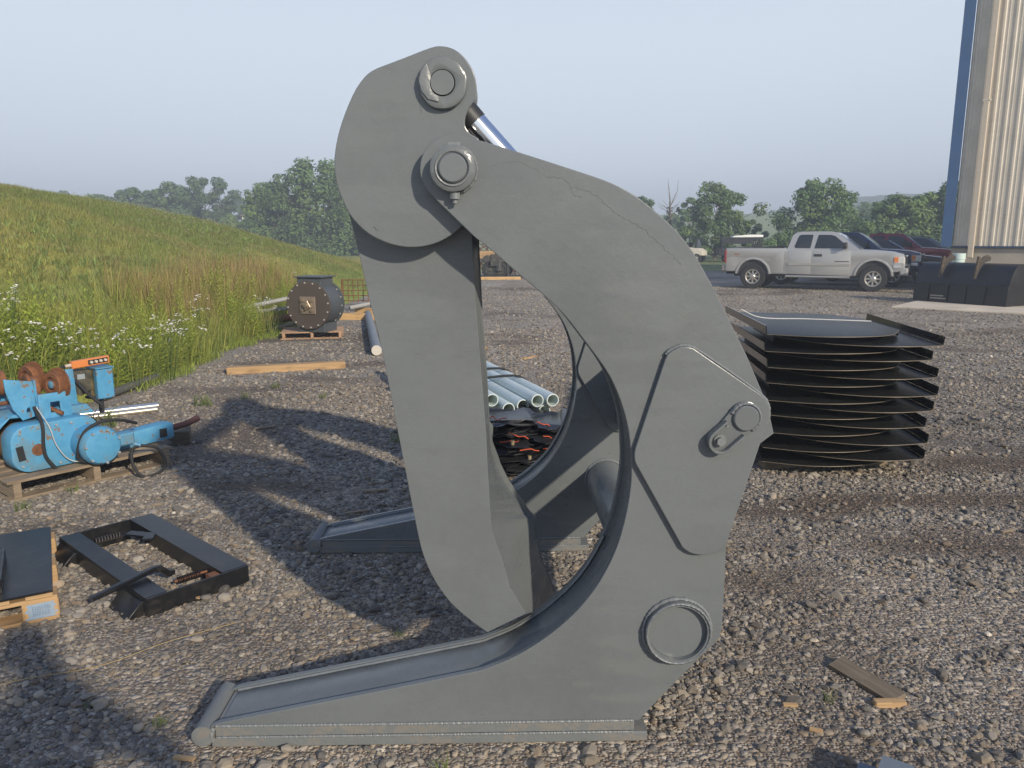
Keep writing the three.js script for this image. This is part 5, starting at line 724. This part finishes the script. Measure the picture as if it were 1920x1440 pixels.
// left of the grapple, beyond the bank
tree('broadleaf_tree', 'tall broad tree beside the grapple head, its trunk bare at the bank', -17.9, -72, 8.3, 8.4, 11, { base: 0.10, lobes: 54, col: [0.054, 0.090, 0.028], ls: 0.30, dens: 1.5 });
tree('broadleaf_tree', 'open-crowned tree leaning left beyond the bank, with a pale gap', -21.6, -74, 6.8, 5.6, 12, { base: 0.22, lobes: 30, lean: -0.5, dens: 0.95 });
tree('broadleaf_tree', 'dark tree filling in behind the grapple head beyond the bank', -14.4, -76, 7.2, 7.0, 13, { base: 0.06, lobes: 40, ls: 0.32, dens: 1.2 });
tree('broadleaf_tree', 'tree with a leaning pale trunk at the end of the distant tree row', -35.8, -92, 8.6, 6.2, 14, { base: 0.3, lobes: 30, col: [0.046, 0.078, 0.032], arm: 1.6 });
for (const [x, h, w, s, l] of [[-40.2, 8.0, 7, 15, 'rounded tree second in the distant row over the bank'], [-44.6, 7.6, 6.4, 16, 'bushy tree in the middle of the distant row over the bank'], [-49.0, 6.8, 6.6, 17, 'lower spreading tree in the distant row over the bank'], [-53.5, 6.2, 5.6, 18, 'small tree where the distant row meets the bank']]) tree('broadleaf_tree', l, x, -94, h, w, s, { base: 0.06, lobes: 34, col: [0.050, 0.085, 0.032], ls: 0.34, dens: 1.15 });
tree('shrub', 'round light green shrub on the skyline between two tree groups', -29.0, -84, 4.1, 6.0, 19, { base: 0.1, lobes: 24, col: [0.085, 0.13, 0.035] });
for (const [x, z, h, w, s, l] of [[-68, -118, 8.6, 7, 20, 'hazy tree just above the bank crest, larger of two'], [-77, -122, 9.2, 6, 21, 'hazy tree just above the bank crest, smaller of two'], [-44, -130, 8.8, 7, 22, 'hazy pointed tree behind the round shrub'], [-38, -140, 8.4, 6, 23, 'faint hazy tree behind the round shrub']]) tree('broadleaf_tree', l, x, z, h, w, s, { base: 0.1, lobes: 24, ls: 0.4, dens: 0.5, col: [0.046, 0.078, 0.034] });
// right side
tree('broadleaf_tree', 'lone open tree with a drooping right branch above the white-roofed cart', 16.6, -64, 6.0, 4.6, 31, { base: 0.12, lobes: 34, dens: 0.9, col: [0.062, 0.098, 0.030], arm: 1.5, ls: 0.22 });
tree('broadleaf_tree', 'bushy tree with two upright tips behind the silver truck', 25.2, -64, 6.1, 6.2, 32, { base: 0.05, lobes: 44, col: [0.060, 0.102, 0.028], ls: 0.25, dens: 1.3 });
tree('broadleaf_tree', 'rounded tree behind the parked navy and red pickups', 30.8, -62, 5.0, 5.0, 33, { base: 0.05, lobes: 36, col: [0.064, 0.106, 0.028], ls: 0.25, dens: 1.3 });
tree('broadleaf_tree', 'tall full tree against the blue building corner', 34.6, -62, 5.9, 5.0, 34, { base: 0.05, lobes: 38, col: [0.066, 0.11, 0.028], ls: 0.25, dens: 1.3 });
tree('broadleaf_tree', 'small bushy tree beside the white roof of the cart', 20.0, -66, 3.3, 2.6, 35, { base: 0.05, lobes: 22, dens: 0.5, ls: 0.2 });
tree('broadleaf_tree', 'small tree rising just over the grapple shoulder', 11.4, -70, 5.4, 3.4, 36, { base: 0.1, lobes: 24, dens: 0.6 });
for (const [x, z, h, w, s, l] of [[21.5, -105, 5.2, 3.4, 37, 'faint round tree alone in the hazy field'], [19.0, -84, 6.0, 3.2, 38, 'faint grey-green tree behind the lone open tree'], [42, -95, 6.0, 6, 39, 'hazy tree filling the gap behind the pickups']]) tree('broadleaf_tree', l, x, z, h, w, s, { base: 0.1, lobes: 20, dens: 0.4, ls: 0.28 });
for (let k = 0; k < 5; k++) tree('shrub', ['low dark shrub in the hedge next to the white-roofed cart', 'low shrub in the hedge behind the silver truck bed', 'low shrub in the hedge behind the silver truck cab', 'low shrub in the hedge behind the navy pickup', 'low shrub in the hedge behind the red pickup'][k], 21.5 + k * 3.1, -60.5 - (k % 2), 2.2 + 0.4 * (k % 3), 4.2, 50 + k, { base: 0.05, lobes: 16, dens: 0.4, ls: 0.2, group: 'hedge shrubs behind the vehicles' });
{ // dead snag
  const t = thing('dead_tree', 'thin dead tree with bare twigs above the grapple shoulder', 'tree', [13.2, 0, -66], 0), R = rng(60), a = [rod([0, 0, 0], [0.05, 3.0, 0], 0.16, 0.11, 8), rod([0.05, 3.0, 0], [0, 4.8, 0], 0.11, 0.06, 7), rod([0, 4.8, 0], [-0.25, 6.6, 0], 0.05, 0.01, 5), rod([0.05, 4.4, 0], [0.55, 5.6, 0.1], 0.04, 0.02, 5), rod([0.55, 5.6, 0.1], [0.6, 6.5, 0.1], 0.02, 0.008, 5), rod([0, 3.4, 0], [0.75, 4.2, 0], 0.05, 0.03, 5), rod([0, 2.6, 0], [-0.5, 3.8, 0], 0.03, 0.01, 5)];
  for (let k = 0; k < 26; k++) { const y = 1.2 + R() * 3.2, s = R() < 0.5 ? -1 : 1; a.push(rod([0, y, 0], [s * (0.4 + R() * 1.0), y + 0.3 + R() * 0.7, (R() - 0.5)], 0.018, 0.006, 4)); }
  part(t, 'trunk', a, barkMat); const P = [], C = [], N = []; for (let k = 0; k < 700; k++) { const y = 0.3 + R() * 4.0, an = R() * 6.28, r = 0.14 + 0.16 * R() + (k % 9 === 0 ? 0 : 0), cx = (k % 6 === 0 ? 0.7 + 0.2 * (R() - 0.5) : Math.cos(an) * r), cy = k % 6 === 0 ? 4.1 + 0.35 * (R() - 0.5) : y, cz = Math.sin(an) * r; for (let j = 0; j < 3; j++) { P.push(cx + 0.16 * (R() - 0.5), cy + 0.16 * (R() - 0.5), cz + 0.16 * (R() - 0.5)); N.push(Math.cos(an), 0.3, Math.sin(an)); C.push(0.06, 0.085, 0.03); } }
  const g = new THREE.BufferGeometry(); g.setAttribute('position', new THREE.Float32BufferAttribute(P, 3)); g.setAttribute('normal', new THREE.Float32BufferAttribute(N, 3)); g.setAttribute('color', new THREE.Float32BufferAttribute(C, 3)); g.setAttribute('uv', new THREE.Float32BufferAttribute(new Float32Array(P.length / 3 * 2), 2)); const m = sh(new THREE.Mesh(g, leafM)); m.name = 'ivy'; t.add(m);
}
{ // white house glimpsed through the left tree group
  const t = thing('house', 'sunlit white house glimpsed through the trees over the bank', 'house', [-33.5, 0, -104], 0.3), wh = std([0.8, 0.77, 0.7], 0.7); part(t, 'wall', cbox(4, 4.6, 5, 0.02, 0, 2.3, 0), wh); part(t, 'roof', toCreasedNormals(ext([[-2.4, 4.6], [0, 6.0], [2.4, 4.6]], 5.6, 2.8, 0.02), 0.4), std([0.12, 0.11, 0.11], 0.8)); for (const x of [-1, 1]) part(t, 'window', box(0.8, 1.1, 0.05, x, 3.2, 2.52), glassDark);
}
// ------------------------------------------------------------------ grass, weeds, flowers
function bladeTuft(n, h, spread, w, seed, bendk = 0.5) { const R = rng(seed), P = [], N = [], I = []; for (let k = 0; k < n; k++) { const a = R() * 6.28, r = spread * Math.sqrt(R()), x = Math.cos(a) * r, z = Math.sin(a) * r, hh = h * (0.55 + 0.6 * R()), b = R() * 6.28, bx = Math.cos(b) * hh * bendk * R(), bz = Math.sin(b) * hh * bendk * R(), c = R() * 6.28, ux = Math.cos(c) * w / 2, uz = Math.sin(c) * w / 2, o = P.length / 3; P.push(x - ux, 0, z - uz, x + ux, 0, z + uz, x + bx * 0.35 - ux * 0.8, hh * 0.55, z + bz * 0.35 - uz * 0.8, x + bx * 0.35 + ux * 0.8, hh * 0.55, z + bz * 0.35 + uz * 0.8, x + bx, hh * 0.98, z + bz); for (let j = 0; j < 5; j++) N.push(-uz * 3 / w * 0.6, 0.8, ux * 3 / w * 0.6); I.push(o, o + 1, o + 2, o + 2, o + 1, o + 3, o + 2, o + 3, o + 4); } const g = new THREE.BufferGeometry(); g.setAttribute('position', new THREE.Float32BufferAttribute(P, 3)); g.setAttribute('normal', new THREE.Float32BufferAttribute(N, 3)); g.setIndex(I); return g; }
const grassM = phy([1, 1, 1], 0.8, { side: THREE.DoubleSide, transmission: 0.4, thickness: 0 });
function scatter(name, label, geo, list, mat = grassM) { const im = sh(new THREE.InstancedMesh(geo, mat, list.length)), m = new THREE.Matrix4(), q = new THREE.Quaternion(); im.name = numbered(name); im.userData = { kind: 'stuff', label, category: 'grass' }; list.forEach((s, i) => { q.setFromAxisAngle(V(0, 1, 0), s[4]); m.compose(V(s[0], s[1], s[2]), q, V(s[3], s[3] * (s[6] || 1), s[3])); im.setMatrixAt(i, m); im.setColorAt(i, lin(...s[5])); }); scene.add(im); return im; }
{
  const R = rng(900), A = [], B = [], Dd = [];
  for (let k = 0; k < 110000; k++) {
    const d = 6 + Math.pow(R(), 1.4) * 62, s = Math.pow(R(), 0.8) * 10.5, x = -4.3 - s, z = -d; if (x < -(d * 0.78 + 1.2)) continue;
    const y = bankY(x, z), c = bankC(x, z), v = 0.75 + 0.6 * R(), sc = (0.75 + 0.6 * R()) * (1 + d / 180), dry = R() < 0.16, col = dry ? [0.34 * v, 0.27 * v, 0.11 * v] : [c[0] * v * 1.12, c[1] * v * 1.15, c[2] * v * 1.1]; (R() < 0.5 ? A : B).push([x, y - 0.01, z, sc, R() * 6.28, col]);
  }
  scatter('bank_grass', 'knee-high mixed grass covering the sloping bank', bladeTuft(14, 0.062, 0.15, 0.006, 1, 1.0), A); scatter('bank_grass', 'knee-high mixed grass covering the sloping bank', bladeTuft(12, 0.085, 0.17, 0.005, 2, 1.1), B);
  // straw-coloured patch near the valve
  for (let k = 0; k < 900; k++) { const z = -10.8 - R() * 6.5, x = -4.75 - Math.abs(R() + R() - 1) * 1.3, v = 0.8 + 0.5 * R(); Dd.push([x, bankY(x, z) - 0.01, z, 0.9 + 0.6 * R(), R() * 6.28, [0.42 * v, 0.30 * v, 0.11 * v]]); }
  scatter('dry_grass', 'tall straw-coloured grass behind the rotary valve', bladeTuft(7, 0.42, 0.16, 0.005, 3, 0.5), Dd);
}
function weedGeo(seed, h) { // leafy upright stem with narrow leaves
  const R = rng(seed), P = [], N = [], I = []; const tri = (a, b, c) => { const o = P.length / 3, n = V().subVectors(b, a).cross(V().subVectors(c, a)).normalize(); if (n.y < 0) n.negate(); for (const p of [a, b, c]) { P.push(p.x, p.y, p.z); N.push(n.x, n.y * 0.6 + 0.4, n.z); } I.push(o, o + 1, o + 2); };
  const lx = (R() - 0.5) * 0.2 * h, lz = (R() - 0.5) * 0.2 * h, at = (t) => V(lx * t * t, h * t, lz * t * t); for (let k = 0; k < 5; k++) { const a = at(k / 5), b = at((k + 1) / 5), w = 0.006 * (1 - k / 6); tri(V(a.x - w, a.y, a.z), V(a.x + w, a.y, a.z), b); tri(V(a.x, a.y, a.z - w), V(a.x, a.y, a.z + w), b); }
  const n = 26; for (let k = 0; k < n; k++) { const t = 0.12 + 0.88 * k / n, p = at(t), an = k * 2.4 + R(), L = (0.17 - 0.10 * t) * (0.7 + 0.6 * R()), w = L * 0.085 + 0.003, up = 0.35 + 0.9 * t, d = V(Math.cos(an), up, Math.sin(an)).normalize(), sd = V(-Math.sin(an), 0, Math.cos(an)), m = p.clone().addScaledVector(d, L * 0.5).addScaledVector(sd, w), m2 = p.clone().addScaledVector(d, L * 0.5).addScaledVector(sd, -w), e = p.clone().addScaledVector(d, L); e.y -= L * 0.25; tri(p, m, e); tri(p, e, m2); }
  const g = new THREE.BufferGeometry(); g.setAttribute('position', new THREE.Float32BufferAttribute(P, 3)); g.setAttribute('normal', new THREE.Float32BufferAttribute(N, 3)); g.setAttribute('uv', new THREE.Float32BufferAttribute(new Float32Array(P.length / 3 * 2), 2)); g.setIndex(I); return g;
}
{
  const R = rng(950), geos = [0, 1, 2, 3].map((k) => weedGeo(70 + k, 0.62 + 0.12 * k)), lists = geos.map(() => []), low = [];
  const edge = (z) => -4.05 - 0.25 * (fbm(z * 0.8, 1, 77, 2) - 0.5) * 2 - (z > -8 ? (z + 8) * 0.42 : 0);
  for (let k = 0; k < 950; k++) { const z = -5.2 - Math.pow(R(), 1.2) * 11.5, x = edge(z) - Math.pow(R(), 1.4) * (z > -8 ? 0.75 : 1.1), v = 0.8 + 0.5 * R(), cl = fbm(x * 1.2, z * 1.2, 79, 3); if (cl < 0.46) continue; lists[k % 4].push([x, bankY(x, z) - 0.01 > 0 ? bankY(x, z) - 0.01 : 0, z, (0.38 + 0.42 * R()) * (0.5 + cl), R() * 6.28, [0.36 * v, 0.43 * v, 0.05 * v]]); }
  lists.forEach((L, k) => scatter('weeds', 'dense bright green weeds along the foot of the bank', geos[k], L));
  for (let k = 0; k < 2200; k++) { const z = -5.0 - R() * 12, x = edge(z) + 0.30 - Math.abs(R() + R() - 1) * 1.5 - 0.5 * fbm(z * 2.2, 5, 81, 3), v = 0.8 + 0.5 * R(); low.push([x, Math.max(0, bankY(x, z) - 0.01), z, 0.6 + 0.7 * R(), R() * 6.28, [0.30 * v, 0.37 * v, 0.05 * v]]); }
  scatter('weeds', 'low leafy ground cover along the foot of the bank', bladeTuft(18, 0.10, 0.17, 0.007, 5, 1.3), low);
  const tg2 = []; for (let k = 0; k < 1100; k++) { const z = -5.2 - Math.pow(R(), 1.1) * 12, x = edge(z) - 0.05 - Math.pow(R(), 1.3) * 1.3, v = 0.8 + 0.5 * R(), yl = R(); tg2.push([x, Math.max(0, bankY(x, z) - 0.01), z, 0.7 + 0.6 * R(), R() * 6.28, [lerp(0.28, 0.46, yl) * v, lerp(0.36, 0.42, yl) * v, lerp(0.05, 0.09, yl) * v]]); }
  scatter('weeds', 'tall thin grass blades mixed into the weeds at the bank foot', bladeTuft(11, 0.46, 0.12, 0.0055, 12, 0.55), tg2);
  // tall individual stems that stand clear of the thicket
  const tallM = phy([0.40, 0.46, 0.05], 0.75, { side: THREE.DoubleSide, transmission: 0.3, thickness: 0 }); const tg = [0, 1, 2].map((k) => weedGeo(170 + k, 0.95));
  for (let k = 0; k < 46; k++) { const z = -6.6 - R() * 6.2, x = edge(z) - 0.1 - R() * 0.7, o = sh(new THREE.Mesh(tg[k % 3], tallM)); o.name = numbered('tall_weed'); const s = 0.5 + 0.34 * R(); o.position.set(x, Math.max(0, bankY(x, z) - 0.01), z); o.scale.setScalar(s); o.rotation.y = R() * 6.28; o.userData = { label: 'tall yellow-green weed stem standing above the thicket beside the gravel', category: 'weed', group: 'tall weeds along the bank foot' }; scene.add(o); }
  // white-flowered clumps
  const stem = std([0.09, 0.14, 0.03], 0.8), pet = std([0.78, 0.76, 0.68], 0.7), spots = [[-5.05, -7.5, 24], [-4.85, -7.05, 26], [-5.2, -6.9, 22], [-4.55, -7.45, 20], [-4.35, -7.75, 18], [-4.5, -6.75, 16], [-4.15, -8.2, 16], [-4.0, -8.75, 14], [-4.3, -9.6, 18], [-4.2, -9.9, 14], [-4.05, -12.9, 14], [-4.6, -11.2, 14]];
  spots.forEach(([x, z, n], k) => { const t = thing('flowering_weed', 'clump of small white daisy-like flowers among the green weeds', 'flowers', [x, Math.max(0, bankY(x, z) - 0.01), z], R() * 6, 'white flower clumps by the bank'), a = [], b = [];
    for (let j = 0; j < n; j++) { const px = (R() - 0.5) * 0.42, pz = (R() - 0.5) * 0.42, h = 0.40 + 0.26 * R(); a.push(rod([px * 0.5, 0, pz * 0.5], [px, h, pz], 0.0035, 0.002, 4)); for (let q = 0; q < 3; q++) { const d = new THREE.CylinderGeometry(0.013, 0.007, 0.007, 7); T(d, px + 0.05 * (R() - 0.5), h + 0.03 * R(), pz + 0.05 * (R() - 0.5), (R() - 0.5) * 0.9, 0, (R() - 0.5) * 0.9); b.push(d); } }
    part(t, 'stem', a, stem); part(t, 'flower_head', b, pet); });
  // small flowers high on the bank (pale patches)
  const fl = []; for (let k = 0; k < 420; k++) { const p = R() < 0.6 ? [-9.3, -22.5] : [-6.2, -18.5], x = p[0] + (R() + R() - 1) * 2.2, z = p[1] + (R() + R() - 1) * 4.5; fl.push([x, bankY(x, z) + 0.10 + 0.08 * R(), z, 0.8 + 0.6 * R(), R() * 6, [0.6, 0.57, 0.46]]); } scatter('bank_flowers', 'pale flower heads dotted over the middle of the bank', (() => { const g = new THREE.CylinderGeometry(0.02, 0.01, 0.012, 6); return g; })(), fl, std([1, 1, 1], 0.8));
  const broad = []; for (let k = 0; k < 380; k++) { const p = [[-8.6, -21], [-9.8, -23.5], [-6.5, -11.5], [-8, -12.5], [-6, -9.5], [-11.5, -20]][k % 6], x = p[0] + (R() + R() - 1) * 1.3, z = p[1] + (R() + R() - 1) * 2.2, v = 0.8 + 0.5 * R(); broad.push([x, bankY(x, z), z, 0.7 + 0.7 * R(), R() * 6, [0.24 * v, 0.33 * v, 0.085 * v]]); } scatter('bank_weeds', 'patches of broad-leaved green weeds on the bank slope', bladeTuft(10, 0.11, 0.13, 0.018, 8, 1.4), broad);
  // isolated tufts in the gravel
  const tuft = bladeTuft(26, 0.05, 0.028, 0.0028, 9, 1.4), gm = phy([0.15, 0.20, 0.03], 0.8, { side: THREE.DoubleSide, transmission: 0.3, thickness: 0 }); tuft.setAttribute('uv', new THREE.Float32BufferAttribute(new Float32Array(tuft.attributes.position.count * 2), 2));
  [[-0.46, -2.91, 0.85, 'small green weed in the dirt behind the near tine'], [-0.93, -5.98, 2.3, 'green and red weed tuft beside the clamp arm in the shadow'], [-3.02, -7.35, 3.2, 'tall grass tuft on the gravel behind the hoist'], [-2.74, -7.7, 1.8, 'low green tuft past the bright bars'], [-1.18, -2.32, 0.8, 'tiny yellow-green weed at the near tine tip'], [-1.47, -2.42, 0.7, 'thin weed in the near left gravel'], [-2.0, -2.42, 1.3, 'leafy green weed at the left edge'], [1.12, -2.46, 0.9, 'wispy grass tuft near the grey board scrap'], [-0.22, -2.1, 0.9, 'thin grass blades in front of the near tine'], [-2.6, -8.3, 1.8, 'small tuft on the open gravel past the shadow'], [-1.95, -7.75, 1.5, 'faint tuft beside the shadow tip'], [-3.55, -6.5, 4.2, 'feathery green weed over the bright bars behind the hoist'], [-2.95, -4.42, 1.5, 'green sprig at the corner of the hoist pallet'], [-2.83, -4.75, 1.3, 'green sprig on the hoist pallet edge']].forEach(([x, z, s, l]) => { const o = sh(new THREE.Mesh(tuft, gm)); o.name = numbered('weed_tuft'); o.position.set(x, 0.003, z); o.scale.setScalar(s); o.rotation.y = x * 7; o.userData = { label: l, category: 'weed' }; scene.add(o); });
}
// ------------------------------------------------------------------ the photographer, standing behind the camera: only the shadow shows
{
  const o = 0.15, bones = [[[o, 0.95, 0.30], [o, 1.15, 0.29], 0.165, 0.155], [[o, 1.15, 0.29], [o, 1.40, 0.27], 0.155, 0.165], [[o - 0.14, 1.45, 0.27], [o + 0.14, 1.45, 0.27], 0.092, 0.092], [[o, 1.46, 0.26], [o * 0.9, 1.58, 0.245], 0.068, 0.058], [[o * 0.85, 1.66, 0.215], [o * 0.85, 1.735, 0.235], 0.082, 0.09], [[o * 0.85, 1.635, 0.155], [o * 0.85, 1.64, 0.13], 0.03, 0.016]];
  for (const s of [1, -1]) bones.push([[o + s * 0.20, 1.46, 0.26], [o * 0.8 + s * 0.36, 1.30, 0.15], 0.064, 0.052], [[o * 0.8 + s * 0.36, 1.30, 0.15], [s * 0.13, 1.54, 0.085], 0.048, 0.035], [[s * 0.13, 1.54, 0.085], [s * 0.095, 1.575, 0.06], 0.034, 0.03], [[o + s * 0.095, 0.93, 0.30], [o + s * 0.12, 0.50, 0.27], 0.098, 0.068], [[o + s * 0.12, 0.50, 0.27], [o + s * 0.13, 0.09, 0.33], 0.062, 0.045], [[o + s * 0.13, 0.05, 0.35], [o + s * 0.16, 0.04, 0.16], 0.048, 0.04],
    [[s * 0.095, 1.60, 0.055], [s * 0.085, 1.655, 0.035], 0.0095, 0.008], [[s * 0.098, 1.59, 0.05], [s * 0.087, 1.625, 0.025], 0.0095, 0.008], [[s * 0.10, 1.575, 0.05], [s * 0.087, 1.60, 0.02], 0.0095, 0.008], [[s * 0.10, 1.56, 0.05], [s * 0.087, 1.578, 0.02], 0.009, 0.008], [[s * 0.09, 1.56, 0.07], [s * 0.075, 1.59, 0.045], 0.011, 0.009]);
  const N = 120, mc = new MarchingCubes(N, std([1, 1, 1], 0.8), false, false, 120000), S = 1.95, ctr = [0.08, 0.9, 0.2]; mc.isolation = 0; const f = mc.field; const cell = S / N;
  const sd = (x, y, z) => { let acc = 1e9; for (const [a, b, r0, r1] of bones) { const bx = b[0] - a[0], by = b[1] - a[1], bz = b[2] - a[2], px = x - a[0], py = y - a[1], pz = z - a[2], t = clamp((px * bx + py * by + pz * bz) / (bx * bx + by * by + bz * bz)), d = Math.hypot(px - bx * t, py - by * t, pz - bz * t) - lerp(r0, r1, t), k = Math.min(r0, 0.04), h = clamp(0.5 + 0.5 * (d - acc) / k); acc = acc > 1e8 ? d : acc * (h) + d * (1 - h) - k * h * (1 - h); } return acc; };
  for (let k = 0; k < N; k++) for (let j = 0; j < N; j++) for (let i = 0; i < N; i++) { const x = ctr[0] + (i - N / 2) * 2 / N * S / 2, y = ctr[1] + (j - N / 2) * 2 / N * S / 2, z = ctr[2] + (k - N / 2) * 2 / N * S / 2; f[k * N * N + j * N + i] = Math.abs(z - 0.25) > 0.34 || Math.abs(x - 0.1) > 0.55 ? -1 : -sd(x, y, z); }
  mc.update(); const cnt = mc.count, pos = new Float32Array(cnt * 3), nor = new Float32Array(cnt * 3), col = new Float32Array(cnt * 3);
  for (let i = 0; i < cnt; i++) { const x = ctr[0] + mc.positionArray[i * 3] * S / 2, y = ctr[1] + mc.positionArray[i * 3 + 1] * S / 2, z = ctr[2] + mc.positionArray[i * 3 + 2] * S / 2; pos.set([x, Math.max(0.003, y), z], i * 3); nor.set(mc.normalArray.slice(i * 3, i * 3 + 3), i * 3); const skin = y > 1.55 || (z < 0.10 && y > 1.15); col.set(y < 0.07 ? [0.03, 0.028, 0.025] : skin ? [0.42, 0.25, 0.17] : y < 0.98 ? [0.03, 0.045, 0.08] : [0.10, 0.12, 0.14], i * 3); }
  const g = new THREE.BufferGeometry(); g.setAttribute('position', new THREE.BufferAttribute(pos, 3)); g.setAttribute('normal', new THREE.BufferAttribute(nor, 3)); g.setAttribute('color', new THREE.BufferAttribute(col, 3)); g.setAttribute('uv', new THREE.BufferAttribute(new Float32Array(cnt * 2), 2)); g.computeVertexNormals();
  const t = thing('person', 'person in dark shirt and jeans holding up a phone, casting the near left shadow', 'person'); const m = sh(new THREE.Mesh(g, std([1, 1, 1], 0.8, { vertexColors: true }))); m.name = 'body'; t.add(m);
  part(t, 'hair', T(new THREE.SphereGeometry(0.102, 24, 16, 0, Math.PI * 2, 0, Math.PI * 0.52), 0.1275, 1.735, 0.245, 0.45), std([0.05, 0.035, 0.025], 0.9)); for (const s of [1, -1]) part(t, 'eye', T(new THREE.SphereGeometry(0.012, 10, 8), 0.1275 + s * 0.032, 1.69, 0.138), std([0.6, 0.6, 0.58], 0.3));
  const ph = thing('phone', 'dark smartphone held up in both hands by the person taking the picture', 'phone', [0, 1.6, 0.03]); part(ph, 'case', cbox(0.16, 0.078, 0.009, 0.003, 0, 0, 0, -0.185), rubber); part(ph, 'screen', box(0.148, 0.068, 0.0008, 0, 0.001, 0.0052, -0.185), glassDark);
}
renderer.render(scene, camera);
